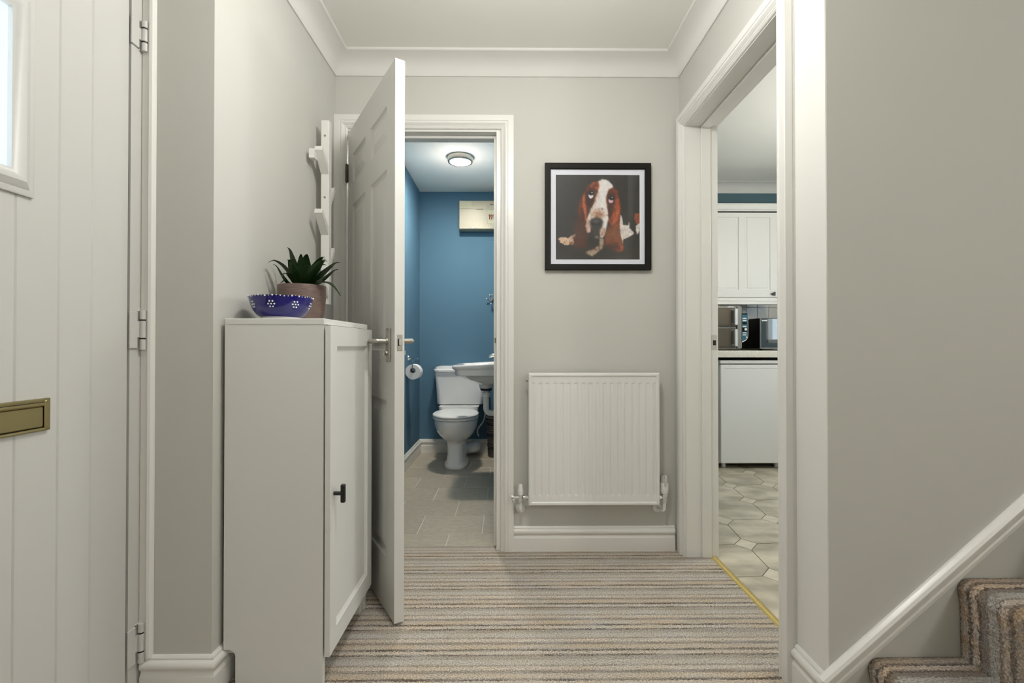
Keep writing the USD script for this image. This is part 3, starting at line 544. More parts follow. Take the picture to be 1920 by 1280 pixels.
ii = np.arange(N * N).reshape(N, N); q = np.stack([ii[:-1, :-1], ii[1:, :-1], ii[1:, 1:], ii[:-1, 1:]], -1).reshape(-1, 4)
pp = part('photo_print', (pv, np.vstack([q[:, [0, 1, 2]], q[:, [0, 2, 3]]])), 'dog_print', pf, 'photograph of a basset hound looking up', smooth=False)
UsdGeom.PrimvarsAPI(stage.GetPrimAtPath(pp)).CreatePrimvar('printcolor', Sdf.ValueTypeNames.Color3fArray, 'vertex').Set(Vt.Vec3fArray.FromNumpy(col.reshape(-1, 3).astype(np.float32)))
part('glass', box(FX0 + .02, FX1 - .02, D - .0145, D - .0125, FZ0 + .02, FZ1 - .02), 'pane', pf, smooth=False)

# ------------------------------------------------------------------ radiator
RX0, RX1, RZ0, RZ1, RY = 0.096, 0.705, 0.238, 0.842, 2.198
rd = thing('radiator', (0.4, D, RZ0), 'white ribbed panel radiator on the end wall', 'radiator')
nx_, pitch = 18, 0.0333
xs = np.unique(np.r_[np.linspace(RX0 + .016, RX1 - .016, 190)]); ribs0 = (RX0 + RX1) / 2 - pitch * 8.5
zs = np.r_[RZ0 + .012, RZ0 + .040, RZ0 + .044, RZ0 + .048, RZ0 + .053, RZ0 + .06, np.linspace(RZ0 + .08, RZ1 - .08, 8), RZ1 - .06, RZ1 - .053, RZ1 - .048, RZ1 - .044, RZ1 - .040, RZ1 - .012]
gx, gz = np.meshgrid(xs, zs)
ph = np.clip(np.abs(((gx - ribs0) / pitch + .5) % 1 - .5) * 2, 0, 1); rib = np.clip((.55 - ph) / .22, 0, 1); rib = rib * rib * (3 - 2 * rib)
inside = np.clip((gx - ribs0 + pitch / 2) / .001, 0, 1) * np.clip((ribs0 + 16.5 * pitch + pitch - gx + 0) / .001, 0, 1)
end = np.clip(np.minimum(gz - RZ0 - .040, RZ1 - .040 - gz) / .0045, 0, 1); end = end * end * (3 - 2 * end)
gy = RY + .0005 + .0036 * rib * inside * end
ii = np.arange(gx.size).reshape(gx.shape); q = np.stack([ii[:-1, :-1], ii[:-1, 1:], ii[1:, 1:], ii[1:, :-1]], -1).reshape(-1, 4)
part('front_panel', (np.stack([gx, gy, gz], -1).reshape(-1, 3), np.vstack([q[:, [0, 1, 2]], q[:, [0, 2, 3]]])), 'radiator_white', rd, smooth=60)
part('panel_edge', sweep([(RX0 + .017, RZ0 + .013), (RX1 - .017, RZ0 + .013), (RX1 - .017, RZ1 - .013), (RX0 + .017, RZ1 - .013)], [(0, 0), (0, .0005), (-.004, .004), (-.011, .005), (-.0155, .002), (-.017, -.004), (-.017, -.040), (0, -.040)], lambda a, b, v: (a, RY - v, b), closed=True), 'radiator_white', rd)
part('back_panel', box(RX0 + .02, RX1 - .02, RY + .036, RY + .050, RZ0 + .02, RZ1 - .02), 'radiator_white', rd)
for x in (0.2, 0.6): part('bracket', box(x - .015, x + .015, RY + .05, D, RZ0 + .05, RZ1 - .05), 'radiator_white', rd)
for i in range(30): part('grille_slat', box(RX0 + .018 + i * .0197, RX0 + .030 + i * .0197, RY + .004, RY + .048, RZ1 - .004, RZ1 - .001), 'radiator_white', rd, smooth=False) if i < 29 else None
part('bleed_valve', tube([(RX0 + .002, RY + .02, RZ1 - .032), (RX0 - .010, RY + .02, RZ1 - .032)], .006, 12), 'nickel', rd, 'small dark bleed valve')
part('bleed_valve', tube([(RX1 - .002, RY + .02, RZ1 - .032), (RX1 + .006, RY + .02, RZ1 - .032)], .007, 12), 'radiator_white', rd)
vy = RY + .024
lv = part('valve', cat_(tube([(RX0 + .002, vy, .264), (RX0 - .024, vy, .264)], .0085, 14), trimesh.util.concatenate([tube([(RX0 - .004, vy, .264), (RX0 - .016, vy, .264)], .0125, 6)]), tube([(.060, vy, .242), (.060, vy, .285)], .0115, 16), tube([(.060, vy, .264), (.022, vy, .264)], .0065, 12)), 'chrome', rd, 'chrome lockshield valve with a drain spout')
part('valve_cap', lathe([(0, .280), (.013, .280), (.013, .300), (.0105, .304), (.0095, .322), (.007, .326), (0, .326)], (.060, vy, 0), 24), 'plastic_white', lv, 'white plastic valve cap')
part('drain_spout', cat_(tube([(.024, vy, .264), (.017, vy, .264)], .010, 8), tube([(.034, vy, .262), (.026, vy - .006, .243)], .006, 10)), 'chrome', lv)
part('pipe', tube([(.060, vy, .245), (.060, vy, .215)] + arc_corner((.060, vy, .215), (.060, vy, .198), (.060, D, .198), .018) + [(.060, D - .001, .198)], .0075, 12), 'plastic_white', rd)
part('pipe_collar', lathe([(0, -.008), (.012, -.008), (.021, -.004), (.0225, 0)], (.060, D - .0005, .198), 28, 'y'), 'plastic_white', rd)
tv = part('valve', cat_(tube([(RX1 - .002, vy, .262), (.733, vy, .262)], .0085, 14), tube([(RX1 + .004, vy, .262), (RX1 + .014, vy, .262)], .0125, 6), tube([(.733, vy, .240), (.733, vy, .285)], .0125, 16), tube([(.733, vy, .270), (.733, vy, .278)], .015, 8)), 'chrome', rd, 'chrome thermostatic valve')
part('valve_head', lathe([(0, .280), (.014, .280), (.0165, .288), (.0185, .294), (.0185, .330), (.017, .334), (0, .334)], (.733, vy, 0), 28), 'plastic_white', tv, 'white thermostat head')
part('head_cap', cat_(lathe([(0, .333), (.0175, .333), (.0175, .358), (.0155, .368), (.010, .372), (0, .373)], (.733, vy, 0), 28), slab(.7275, .7385, .318, .352, vy - .0205, vy - .014, .004, .001, 'y')), 'chrome', tv, 'chrome cap and pointer')
part('pipe', tube([(.733, vy, .243), (.733, vy, .215)] + arc_corner((.733, vy, .215), (.733, vy, .200), (.714, vy + .03, .200), .014) + [(.716, D - .02, .200), (.714, D - .001, .200)], .0075, 12), 'plastic_white', rd)
part('pipe_collar', lathe([(0, -.008), (.012, -.008), (.021, -.004), (.0225, 0)], (.714, D - .0005, .200), 28, 'y'), 'plastic_white', rd)

# ------------------------------------------------------------------ cloakroom
CL, CRT, CB, CC = -0.806, 0.06, 4.35, 2.382
solo('wall_cloakroom_left', box(CL - .2, CL, D + .09, CB + .1, -.05, 2.5), 'blue_paint', 'blue painted cloakroom wall with the toilet roll holder', 'wall', 'structure', False)
solo('wall_cloakroom_back', box(CL, CRT, CB, CB + .1, -.05, 2.5), 'blue_paint', 'blue painted wall behind the toilet', 'wall', 'structure', False)
solo('wall_cloakroom_right', box(CRT, CRT + .1, D + .09, CB + .1, -.05, 2.5), 'blue_paint', 'blue painted cloakroom wall carrying the basin', 'wall', 'structure', False)
solo('ceiling_cloakroom', box(CL, CRT, D + .09, CB, CC, CC + .1), 'ceiling_paint', 'plain white cloakroom ceiling', 'ceiling', 'structure', False)
fc = thing('floor_cloakroom', (-.4, 3.3, 0), 'grey tiled cloakroom floor laid in brick bond', 'floor', kind='structure')
part('grout', box(CL - .02, CRT + .02, 2.31, CB + .02, -.06, -.0065), 'grout_cloak', fc, smooth=False)
tw, td, g = 0.338, 0.2655, 0.0030
for r in range(-1, 8):
    y0, y1 = 2.478 + r * td, 2.478 + (r + 1) * td; off = -0.4725 if r % 2 == 0 else -0.4725 + tw / 2
    for k in range(-3, 4):
        a, b = off + k * tw, off + (k + 1) * tw; a2, b2, c2, d2_ = max(a, CL), min(b, CRT), max(y0, 2.31), min(y1, CB)
        if b2 - a2 > .02 and d2_ - c2 > .02: part('tile', box(a2 + g, b2 - g, c2 + g, d2_ - g, -.03, -.0045, .001), 'tile_grey', fc, smooth=False)
SKC = [(u, v * 1.08) for u, v in SK]
solo('baseboard_cloakroom', sweep([(CRT, CB), (CL, CB), (CL, D + .095)], SKC, lambda a, b, v: (a, b, v - .005)), 'trim_paint', 'white skirting board round the cloakroom behind the toilet', 'skirting board', 'structure')

lc = np.array([-0.355, 3.54, CC])
lt = thing('ceiling_light', lc, 'round chrome rimmed ceiling light glowing in the cloakroom', 'ceiling light')
part('rim', lathe([(.070, 0), (.092, 0), (.094, -.004), (.094, -.036), (.090, -.042), (.078, -.042), (.076, -.036), (.076, -.01)], lc, 48), 'nickel', lt) if False else None
t = np.linspace(0, 2 * PI, 56, endpoint=False); rp = [(.070, -.0005), (.092, -.0005), (.0945, -.005), (.0945, -.034), (.091, -.041), (.079, -.042), (.075, -.036), (.074, -.012), (.070, -.0005)]
part('rim', loft([np.stack([r * np.cos(t), r * np.sin(t), np.full_like(t, z)], 1) + lc for r, z in rp], False, False), 'nickel', lt, 'brushed chrome rim')
part('diffuser', lathe([(0, -.020), (.073, -.020), (.0735, -.034), (.066, -.038), (.040, -.044), (0, -.046)], lc, 48), 'lamp_glow', lt, 'glowing glass diffuser')

TX = -0.418
to = thing('toilet', (TX, 3.95, 0), 'white ceramic toilet with its lid down and a cistern behind', 'toilet')
def dring(cx, yf, yb, hw, z, p=2.3, n=48):
    t = np.linspace(0, 2 * PI, n, endpoint=False); cy, hl = (yf + yb) / 2, (yb - yf) / 2
    e = 2 / p; x = np.sign(np.cos(t)) * np.abs(np.cos(t)) ** e * hw; y = np.sign(np.sin(t)) * np.abs(np.sin(t)) ** e * hl
    w = 1 - .10 * np.clip(-y / hl, 0, 1) ** 2; return np.stack([cx + x * w, cy + y, np.full(n, z)], 1)
part('pan', loft([dring(TX, 3.735, 4.10, .092, -.003, 3.2), dring(TX, 3.728, 4.10, .095, .010, 3.2), dring(TX, 3.730, 4.10, .094, .030, 3.2), dring(TX, 3.745, 4.09, .084, .036, 3.2), dring(TX, 3.750, 4.09, .079, .050, 3.2),
                  dring(TX, 3.758, 4.09, .073, .10, 3), dring(TX, 3.755, 4.09, .073, .18, 2.8), dring(TX, 3.738, 4.10, .082, .212, 2.5), dring(TX, 3.700, 4.11, .113, .232, 2.3), dring(TX, 3.660, 4.12, .140, .262, 2.2), dring(TX, 3.632, 4.13, .158, .295, 2.2), dring(TX, 3.612, 4.13, .170, .335, 2.2),
                  dring(TX, 3.602, 4.15, .176, .365, 2.2), dring(TX, 3.600, 4.16, .177, .388, 2.2), dring(TX, 3.605, 4.16, .173, .393, 2.2)]), 'ceramic_white', to, smooth=60)
part('seat', loft([dring(TX, 3.598, 4.07, .177, .395, 2.15), dring(TX, 3.592, 4.075, .182, .399, 2.15), dring(TX, 3.592, 4.075, .182, .408, 2.15), dring(TX, 3.597, 4.07, .178, .412, 2.15)]), 'plastic_white', to)
part('lid', loft([dring(TX, 3.595, 4.075, .180, .4145, 2.15), dring(TX, 3.590, 4.08, .183, .419, 2.15), dring(TX, 3.590, 4.08, .183, .427, 2.15), dring(TX, 3.600, 4.07, .174, .434, 2.15), dring(TX, 3.66, 4.02, .12, .440, 2.15)]), 'plastic_white', to, smooth=60)
part('pan_back', loft([np.column_stack([rrect(TX - a, TX + a, 4.02, CB - .004, .03), np.full(24, z)]) for a, z in ((.10, .30), (.15, .34), (.165, .40), (.17, .452))]), 'ceramic_white', to)
part('cistern', loft([np.column_stack([rrect(TX - a, TX + a, y, CB - .002, .035), np.full(24, z)]) for a, y, z in ((.195, 4.19, .452), (.205, 4.17, .462), (.214, 4.160, .62), (.226, 4.150, .738))]), 'ceramic_white', to, smooth=50)
def oct_(a, y0, y1, c, z): return [(TX - a, y1, z), (TX - a, y0 + c, z), (TX - a + c * .35, y0 + c * .30, z), (TX - a + c, y0, z), (TX + a - c, y0, z), (TX + a - c * .35, y0 + c * .3, z), (TX + a, y0 + c, z), (TX + a, y1, z)]
part('cistern_lid', loft([oct_(.228, 4.145, CB - .002, .05, .738), oct_(.236, 4.135, CB - .002, .05, .746), oct_(.236, 4.135, CB - .002, .05, .760), oct_(.228, 4.145, CB - .002, .05, .768), oct_(.222, 4.150, CB - .002, .05, .770), oct_(.218, 4.155, CB - .002, .05, .786), oct_(.19, 4.18, CB - .01, .05, .794)]), 'ceramic_white', to, smooth=20)
part('supply_hose', tube([(-.205, 4.30, .455), (-.205, 4.30, .36), (-.225, 4.30, .28), (-.262, 4.31, .23), (-.262, 4.32, .15)], .0075, 10, 24), 'plastic_white', to, 'pale flexible supply hose')
part('outlet_pipe', tube([(TX + .03, 4.09, .09), (-.315, 4.14, .085), (-.30, 4.32, .08)], .045, 16, 10), 'plastic_white', to, 'white waste outlet')

ba = thing('basin', (-.13, 3.41, .64), 'white ceramic hand basin on the cloakroom wall, cut off by the door frame', 'basin')
BY = 3.41
def br(x0, hy, z, r=.05, dz=0.0):
    q = rrect(x0, CRT - .001, BY - hy, BY + hy, r); zz = z + dz * (q[:, 0] - x0) / (CRT - x0); return np.column_stack([q, zz])
def circ(cx, r, z):
    q = rrect(cx - r, cx + r, BY - r, BY + r, r * .98); return np.column_stack([q, np.full(24, z)])
part('bowl', loft([circ(-.155, .030, .663), circ(-.155, .046, .668), circ(-.155, .050, .690), circ(-.155, .055, .700), np.column_stack([rrect(-.235, .0, BY - .12, BY + .12, .07), np.full(24, .712)]), br(-.30, .16, .742, .06), br(-.325, .175, .762, .06), br(-.352, .195, .766), br(-.360, .200, .772), br(-.360, .200, .800, .05, .012), br(-.366, .205, .806, .05, .012),
                   br(-.378, .215, .815, .05, .016), br(-.381, .218, .828, .05, .020), br(-.374, .212, .838, .05, .022), br(-.335, .180, .838, .06, .020), br(-.315, .165, .82, .06), np.column_stack([rrect(-.26, -.02, BY - .12, BY + .12, .07), np.full(24, .76)]), circ(-.15, .03, .73)]), 'ceramic_white', ba, smooth=50)
part('tap', cat_(lathe([(0, .845), (.024, .845), (.022, .856), (.018, .862), (.018, .915), (.021, .922), (.016, .934), (0, .936)], (-.02, BY, 0), 24), tube([(-.02, BY, .892), (-.07, BY, .902), (-.118, BY, .900), (-.132, BY, .890), (-.132, BY, .882)], .0125, 14, 18)), 'chrome', ba, 'chrome tap')
part('gasket', lathe([(0, .652), (.040, .652), (.042, .658), (.042, .664), (0, .664)], (-.155, BY, 0), 28), 'black_rubber', ba, 'black rubber washer')
tr = part('trap', cat_(tube([(-.155, BY, .655), (-.155, BY, .53)] + arc_corner((-.155, BY, .53), (-.155, BY, .488), (-.11, BY, .488), .04, 8) + arc_corner((-.115, BY, .488), (-.068, BY, .488), (-.068, BY, .53), .04, 8) + [(-.068, BY, .56)] + arc_corner((-.068, BY, .56), (-.068, BY, .585), (-.04, BY, .585), .02, 6) + [(CRT, BY, .585)], .0205, 18)), 'plastic_white', ba, 'white plastic trap pipe')
for z in (.612, .628): part('nut', lathe([(0, z - .008), (.028, z - .008), (.030, z - .005), (.030, z + .005), (.027, z + .008), (0, z + .008)], (-.155, BY, 0), 14), 'plastic_white', tr)
part('nut', lathe([(0, .535), (.028, .535), (.030, .540), (.030, .552), (0, .552)], (-.068, BY, 0), 14), 'plastic_white', tr)

rc = np.array([-.748, 3.80, .776])
rh = thing('toilet_roll_holder', (CL, 3.8, .86), 'chrome toilet roll holder on the blue wall', 'holder')
part('wall_plate', lathe([(0, 0), (.024, 0), (.022, .006), (.012, .010), (.009, .02), (0, .02)], (CL, 3.86, .872), 24, 'x'), 'chrome', rh)
part('arm', tube([(CL + .015, 3.86, .872), (-.762, 3.86, .872), (-.752, 3.84, .866), (-.752, 3.75, .850), (-.748, 3.738, .842), (-.748, 3.738, .790)] + arc_corner((-.748, 3.738, .79), (-.748, 3.738, .776), (-.748, 3.76, .776), .01) + [(-.748, 3.858, .776)], .0035, 10), 'chrome', rh)
part('cover_bar', tube([(-.79, 3.80, .878), (-.752, 3.79, .874), (-.715, 3.78, .868)], .004, 8), 'chrome', rh)
tp = thing('toilet_roll', rc, 'white toilet roll hanging on the blue cloakroom wall', 'toilet roll')
t = np.linspace(0, 2 * PI, 48, endpoint=False)
def yr(r, y): return np.stack([rc[0] + r * np.cos(t) * (1 + .04 * np.cos(2 * t + 1)), np.full_like(t, y), rc[2] - .012 * (r > .04) + r * np.sin(t)], 1)
part('paper', loft([yr(.021, 3.752), yr(.058, 3.752), yr(.060, 3.756), yr(.060, 3.848), yr(.058, 3.852), yr(.021, 3.852), yr(.021, 3.752)], False, False), 'paper_white', tp)
def yc(r, y): return np.stack([rc[0] + r * np.cos(t), np.full_like(t, y), rc[2] + r * np.sin(t)], 1)
part('core', loft([yc(.018, 3.7525), yc(.0205, 3.7525), yc(.0205, 3.8515), yc(.018, 3.8515), yc(.018, 3.7525)], False, False), 'card_brown', tp, 'brown card core')

bi = thing('waste_bin', (-.075, 4.22, 0), 'dark grey woven waste bin behind the basin', 'bin')
prof = [(.0, .0), (.098, .0)] + [(.100 + .012 * z / .34 + (.0022 if k % 2 else -.0012), z) for k, z in enumerate(np.linspace(.006, .334, 40))] + [(.117, .338), (.117, .345), (.110, .347), (.105, .338), (.098, .02), (0, .015)]
part('body', lathe(prof, (-.075, 4.222, -.004), 56), 'basket_weave', bi, smooth=20)
for z in (.09, .20, .30): part('band', lathe([(.104 + .012 * z / .34, z - .004), (.108 + .012 * z / .34, z), (.104 + .012 * z / .34, z + .004)], (-.075, 4.222, 0), 56), 'black_rubber', bi)

FB = 4.255
fb = thing('fuse_box', (-.19, CB, 2.01), 'cream consumer unit with red switches high on the cloakroom wall', 'fuse box')
part('case', box(-.437, .045, FB, CB - .001, 2.014, 2.274, .004), 'plastic_cream', fb)
part('cover', box(-.434, .042, FB - .010, FB, 2.017, 2.196, .003), 'plastic_cream', fb)
w_ = part('window', box(-.183, -.04, FB - .0125, FB - .009, 2.062, 2.186, .002), 'label_grey', fb, 'grey recessed switch window')
for k in range(6): part('switch', cat_(box(-.170 + k * .0195, -.156 + k * .0195, FB - .024, FB - .0115, 2.128, 2.142, .002), box(-.167 + k * .0195, -.160 + k * .0195, FB - .026, FB - .0115, 2.104, 2.130, .001)), 'red_plastic' if k < 3 else 'plastic_white', w_, 'red switch lever' if k < 3 else 'white switch lever')
part('sticker', box(-.428, -.325, FB - .0012, FB + .001, 2.205, 2.262), 'label_grey', fb, 'grey printed sticker')
part('catch', box(-.285, -.218, FB - .015, FB - .009, 2.188, 2.200, .002), 'plastic_cream', fb)
part('brand_mark', cat_(*[box(-.276 + k * .008, -.270 + k * .008, FB - .0155, FB - .0145, 2.191, 2.1965) for k in range(7)]), 'print_grey', fb, 'tiny dark lettering on the catch')
part('warning_mark', cat_(box(-.160, -.130, FB - .0012, FB + .001, 2.232, 2.244), box(-.184, -.166, FB - .0012, FB + .001, 2.214, 2.218)), 'print_grey', fb)
for x in (-.312, -.19, -.15): part('cover_screw', lathe([(0, -.003), (.005, -.003), (.005, 0)], (x, FB - .0095, 2.03), 10, 'y'), 'nickel', fb)

hk = thing('wall_hook', (-.158, CB, 1.395), 'chrome robe hook with clear balls on the blue back wall', 'hook')
part('plate', lathe([(0, -.008), (.016, -.008), (.020, -.002), (.020, 0)], (-.155, CB, 1.395), 24, 'y'), 'chrome', hk)
part('arm', cat_(tube([(-.155, CB - .005, 1.395), (-.157, CB - .03, 1.395), (-.160, CB - .042, 1.418)], .005, 10, 10), tube([(-.155, CB - .02, 1.393), (-.175, CB - .03, 1.389), (-.187, CB - .034, 1.394)], .004, 10, 8), tube([(-.155, CB - .02, 1.39), (-.152, CB - .03, 1.37), (-.147, CB - .04, 1.355)], .004, 10, 8)), 'chrome', hk)
for c, r in (((-.162, CB - .044, 1.425), .016), ((-.190, CB - .036, 1.396), .009), ((-.150, CB - .042, 1.350), .012), ((-.142, CB - .04, 1.43), .011)): part('ball', ball(c, r), 'chrome', hk)

# ------------------------------------------------------------------ kitchen
KL, KR, KB, KC, KF = 0.972, 3.02, 4.29, 2.44, SW + .1
solo('wall_kitchen_left', box(KL - .1, KL - .005, D + .09, KB + .1, -.05, 2.5), 'teal_paint', 'teal painted kitchen wall beside the doorway', 'wall', 'structure', False)
wk = thing('wall_kitchen_back', (2.0, KB, 0), 'teal kitchen wall with pale square tiles above the worktop', 'wall', kind='structure')
part('plaster', box(KL - .1, KR + .1, KB, KB + .1, -.05, 2.5), 'teal_paint', wk, smooth=False)
part('tile_bed', box(KL, KR, KB - .004, KB, .93, 1.42), 'grout_white', wk, smooth=False)
for i in range(int((2.9 - 1.3) / .1025)):
    for j in range(5):
        x0_, z0_ = 1.2385 + i * .1025, .906 + j * .1025 + .0
        if z0_ + .1 > .93: part('tile', box(x0_ + .0015, x0_ + .101, KB - .010, KB - .003, max(z0_ + .0015, .934), z0_ + .101, .0015), 'wall_tile', wk, smooth=False)
kr = thing('wall_kitchen_right', (KR, 2.8, 0), 'teal kitchen wall with a window, out of view', 'wall', kind='structure')
part('plaster', cat_(box(KR, KR + .06, KF, KB + .1, -.05, 1.0), box(KR, KR + .06, KF, KB + .1, 2.04, 2.5), box(KR, KR + .06, KF, 1.965, 1.0, 2.04), box(KR, KR + .06, 3.13, KB + .1, 1.0, 2.04)), 'teal_paint', kr, smooth=False)
part('window_frame', cat_(box(KR, KR + .05, 1.965, 2.005, 1.0, 2.04), box(KR, KR + .05, 3.09, 3.13, 1.0, 2.04), box(KR, KR + .05, 1.965, 3.13, 1.0, 1.04), box(KR, KR + .05, 1.965, 3.13, 2.0, 2.04)), 'trim_paint', kr, smooth=False)
solo('wall_kitchen_front', box(KL, KR + .06, KF, KF + .03, -.05, 2.5), 'ceiling_paint', 'white kitchen wall backing on to the stairs', 'wall', 'structure', False)
solo('ceiling_kitchen', box(KL - .1, KR + .06, KF, KB, KC, KC + .1), 'ceiling_paint', 'plain white kitchen ceiling', 'ceiling', 'structure', False)
kcove = [(0, KC - .085), (.006, KC - .085)] + [(.006 + .078 * (1 - math.cos(a)), KC - .082 + .078 * math.sin(a)) for a in np.linspace(0, PI / 2, 10)] + [(.086, KC), (0, KC)]
solo('trim_8', sweep([(KR, KB), (KL, KB), (KL, D + .1)], kcove, lambda a, b, v: (a, b, v)), 'cove_paint', 'white concave coving above the kitchen cabinets', 'coving', 'structure', smooth=60)
fk = thing('floor_kitchen', (1.9, 2.8, 0), 'kitchen floor of pale octagon tiles with small cream squares', 'floor', kind='structure')
part('grout', box(0.930, KR, KF, KB, -.06, -.0062), 'grout_kitchen', fk, smooth=False)
A0, U, Vv = np.array([1.174, 2.337]), np.array([.2800, .0185]), np.array([.0330, .3190])
kd, gp = .212, .0022
from shapely.geometry import box as sbox
roomk = sbox(0.968, KF, KR, KB)
def ktile(name, ring, m):
    p = Polygon(ring).buffer(-gp, join_style=2).intersection(roomk)
    if p.is_empty or p.area < .0004: return
    for q_ in getattr(p, 'geoms', [p]): part(name, prism(np.array(q_.exterior.coords)[:-1], 'z', -.03, -.0045), m, fk, smooth=False)
for i in range(-3, 8):
    for j in range(-4, 7):
        c = A0 + i * U + j * Vv
        if not (0.8 < c[0] < 3.1 and 1.2 < c[1] < 4.5): continue
        ktile('dot_tile', [c - kd * U, c - kd * Vv, c + kd * U, c + kd * Vv], 'tile_dot')
        c2, c3, c4 = c + U, c + U + Vv, c + Vv
        ktile('octagon_tile', [c + kd * U, c2 - kd * U, c2 + kd * Vv, c3 - kd * Vv, c3 - kd * U, c4 + kd * U, c4 - kd * Vv, c + kd * Vv], 'tile_octagon')

FY = 3.735
fg = thing('fridge', (1.95, 3.98, 0), 'white undercounter fridge beneath the kitchen worktop', 'fridge')
part('body', box(1.682, 2.215, FY + .055, 4.25, .030, .850, .004), 'appliance_white', fg)
part('door', loft([np.column_stack([rrect(1.680 + i, 2.217 - i, .042 + i, .822 - i, .012), np.full(24, y)])[:, [0, 2, 1]] for i, y in ((.0, FY + .05), (0, FY + .008), (.003, FY + .002), (.008, FY))]), 'appliance_white', fg, smooth=40)
part('door_grip', box(1.715, 2.18, FY - .003, FY + .002, .792, .806, .002), 'appliance_white', fg)
part('top_trim', box(1.680, 2.217, FY + .004, 4.25, .829, .856, .004), 'appliance_white', fg)
for x in (1.735, 2.16): part('foot', lathe([(0, -.004), (.016, -.004), (.016, .02), (.010, .032), (0, .032)], (x, FY + .075, 0), 16), 'plastic_white', fg)
kb = thing('base_cabinet', (1.32, 3.98, 0), 'white kitchen base cabinet left of the fridge, hidden by the door frame', 'cabinet')
part('body', box(KL, 1.655, FY + .02, 4.26, .1, .879), 'kitchen_white', kb, smooth=False); part('door', box(KL + .003, 1.652, FY, FY + .019, .105, .872, .002), 'kitchen_white', kb); part('plinth', box(KL, 1.655, FY + .06, FY + .075, -.004, .1), 'kitchen_white', kb)
kb = thing('base_cabinet', (2.62, 3.98, 0), 'white kitchen base cabinet right of the fridge, hidden by the door frame', 'cabinet')
part('body', box(2.24, KR, FY + .02, 4.26, .1, .879), 'kitchen_white', kb, smooth=False); part('door', box(2.243, KR - .003, FY, FY + .019, .105, .872, .002), 'kitchen_white', kb); part('plinth', box(2.24, KR, FY + .06, FY + .075, -.004, .1), 'kitchen_white', kb)
solo('worktop', prism([(3.700, .885), (3.703, .879), (4.285, .879), (4.285, .933), (3.706, .933), (3.701, .929), (3.700, .924)], 'x', KL + .001, KR - .001), 'worktop', 'cream kitchen worktop over the white fridge', 'worktop')
wcb = thing('wall_cabinet', (2.0, KB, 1.38), 'white panelled kitchen wall cabinet over the appliances', 'cabinet')
part('body', box(1.50, 2.312, 3.992, KB - .011, 1.378, 2.10), 'kitchen_white', wcb, smooth=False)
kw, kh = .640, .7105
kdn = panel_slab(kw, kh, .019, [(.057, .270, .058, kh - .036), (.324, .537, .058, kh - .036)], [(.003, -.003), (.006, -.006), (.016, -.006), (.020, -.003)], False)
kd_ = part('door', placed(kdn, (1.674, 3.970, 1.3795), (1, 0, 0), (0, 0, 1), (0, -1, 0)), 'kitchen_white', wcb, smooth=False)
part('door_knob', cat_(tube([(2.237, 3.972, 1.405), (2.237, 3.958, 1.405)], .006, 12), trimesh.convex.convex_hull(np.array([(2.205, 3.957, 1.407), (2.243, 3.957, 1.425), (2.243, 3.957, 1.388), (2.210, 3.946, 1.407), (2.240, 3.946, 1.419), (2.240, 3.946, 1.393)]))), 'knob_iron', kd_, 'dark triangular cast knob')
part('cornice', prism([(3.966, 2.102), (3.966, 2.108), (3.956, 2.118), (3.952, 2.150), (3.948, 2.152), (3.948, 2.162), (KB - .011, 2.162), (KB - .011, 2.102)], 'x', 1.495, 2.318), 'kitchen_white', wcb)
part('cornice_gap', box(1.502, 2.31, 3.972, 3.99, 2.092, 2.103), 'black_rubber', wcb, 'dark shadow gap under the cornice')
part('pelmet', prism([(3.985, 1.378), (3.985, 1.352), (3.962, 1.342), (3.958, 1.318), (3.975, 1.314), (4.0, 1.316), (4.0, 1.378)], 'x', 1.495, 2.318), 'kitchen_white', wcb)

OY = 3.80
ov = thing('countertop_oven', (1.72, 4.0, .935), 'bronze grey stacked double door cooker with upright silver handles', 'oven')
part('body', box(1.515, 1.888, OY + .02, 4.22, .940, 1.296, .006), 'oven_grey', ov)
for z0_, z1_, lab in ((1.128, 1.275, 'upper bronze door'), (.958, 1.110, 'lower bronze door')):
    dd = part('door', box(1.520, 1.848, OY, OY + .021, z0_, z1_, .004), 'oven_bronze', ov, lab)
    part('door_window', box(1.545, 1.790, OY - .0015, OY + .002, z0_ + .014, z1_ - .014, .001), 'oven_bronze', dd)
    hz0, hz1 = z0_ + .008, z1_ - .006
    part('handle', cat_(slab(1.806, 1.834, hz0, hz1, OY - .042, OY - .026, .010, .004, 'y'), tube([(1.802, OY, hz0 + .012), (1.815, OY - .03, hz0 + .012)], .006, 10), tube([(1.802, OY, hz1 - .012), (1.815, OY - .03, hz1 - .012)], .006, 10)), 'handle_silver', dd, 'upright silver handle')
part('frame_strip', box(1.849, 1.887, OY + .006, OY + .022, .950, 1.285, .003), 'oven_grey', ov)
part('brand_mark', cat_(*[box(1.775 + .0085 * k, 1.7815 + .0085 * k, OY + .0155, OY + .021, 1.280, 1.288) for k in range(6)]), 'button_white', ov, 'tiny pale lettering above the handle')
for x in (1.54, 1.86): part('foot', lathe([(0, .9325), (.012, .9325), (.012, .943), (0, .943)], (x, OY + .05, 0), 12), 'black_rubber', ov)
cpn = [(1.884, 1.232), (1.930, 1.232), (1.934, 1.20), (1.934, 1.06), (1.931, 1.035), (1.918, 1.018), (1.884, 1.000)]
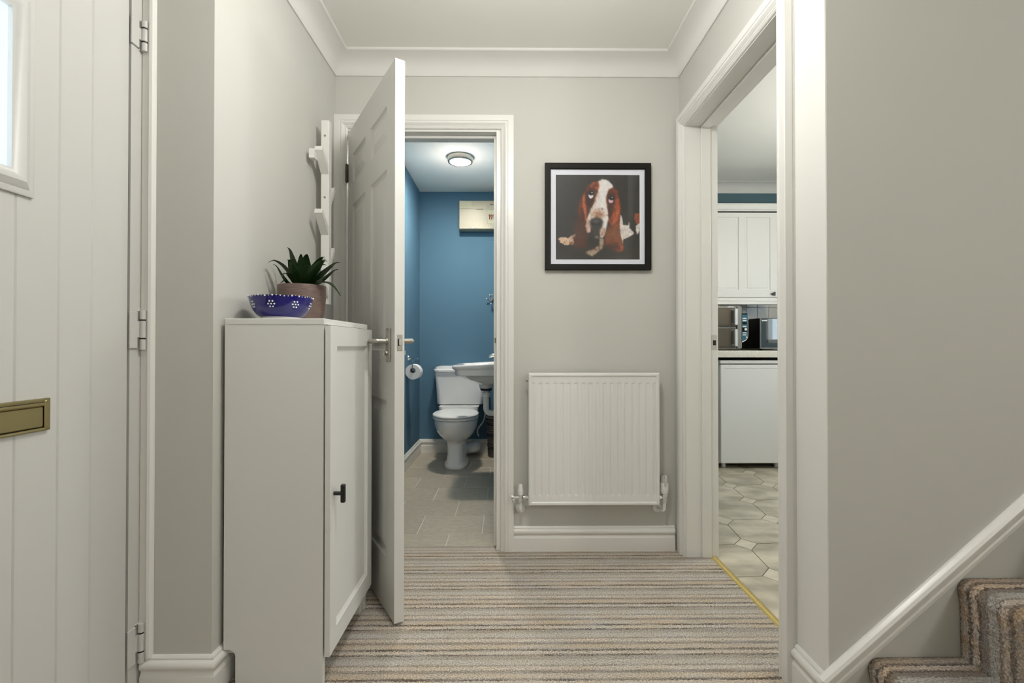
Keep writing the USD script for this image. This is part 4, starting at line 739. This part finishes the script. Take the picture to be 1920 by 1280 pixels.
cp = part('control_panel', prism(cpn, 'y', OY + .004, OY + .06), 'panel_blue', ov, 'blue black control panel with white buttons')
for z in (1.1905, 1.173, 1.126, 1.074, 1.058): part('button_row', box(1.891, 1.922, OY + .001, OY + .005, z - .0042, z + .0042, .001), 'button_white', cp)
for x, z, r in ((1.914, 1.103, .0115), (1.920, 1.040, .0065)): part('dial', lathe([(0, -.008), (r * .85, -.008), (r, -.004), (r, .001)], (x, OY + .004, z), 20, 'y'), 'button_white', cp)
part('display', box(1.889, 1.924, OY + .0015, OY + .005, 1.144, 1.160), 'black_gloss', cp); part('display', box(1.888, 1.928, OY + .0015, OY + .005, 1.084, 1.116), 'black_gloss', cp); part('display', box(1.888, 1.928, OY + .0015, OY + .005, 1.222, 1.231), 'black_gloss', cp)
part('panel_edge', tube([(1.933, OY + .003, 1.215), (1.934, OY + .003, 1.06), (1.931, OY + .003, 1.035), (1.918, OY + .003, 1.017), (1.886, OY + .003, 1.000)], .003, 8), 'handle_silver', cp)
MY = 3.74
mw = thing('microwave', (2.24, 3.95, .935), 'black microwave with a mirror-like door right of the stacked cooker', 'microwave')
part('body', box(2.000, 2.48, MY + .012, 4.10, .948, 1.190, .003), 'black_gloss', mw)
part('door', box(2.001, 2.36, MY, MY + .013, .956, 1.187, .003), 'microwave_door', mw, 'mirror-like dark glass door')
part('door_edge', box(1.999, 2.006, MY - .001, MY + .013, .950, 1.189, .001), 'oven_grey', mw)
part('control_panel', box(2.362, 2.479, MY, MY + .013, .956, 1.187, .003), 'black_gloss', mw)
part('bottom_trim', box(2.0, 2.48, MY - .001, MY + .012, .946, .957, .001), 'oven_grey', mw)
part('brand_mark', cat_(*[box(2.013 + .009 * k, 2.020 + .009 * k, MY - .0012, MY + .001, 1.166, 1.175) for k in range(5)]), 'button_white', mw, 'tiny pale lettering on the door')
for x in (2.03, 2.45): part('foot', lathe([(0, .9325), (.012, .9325), (.012, .950), (0, .950)], (x, MY + .05, 0), 12), 'black_rubber', mw)
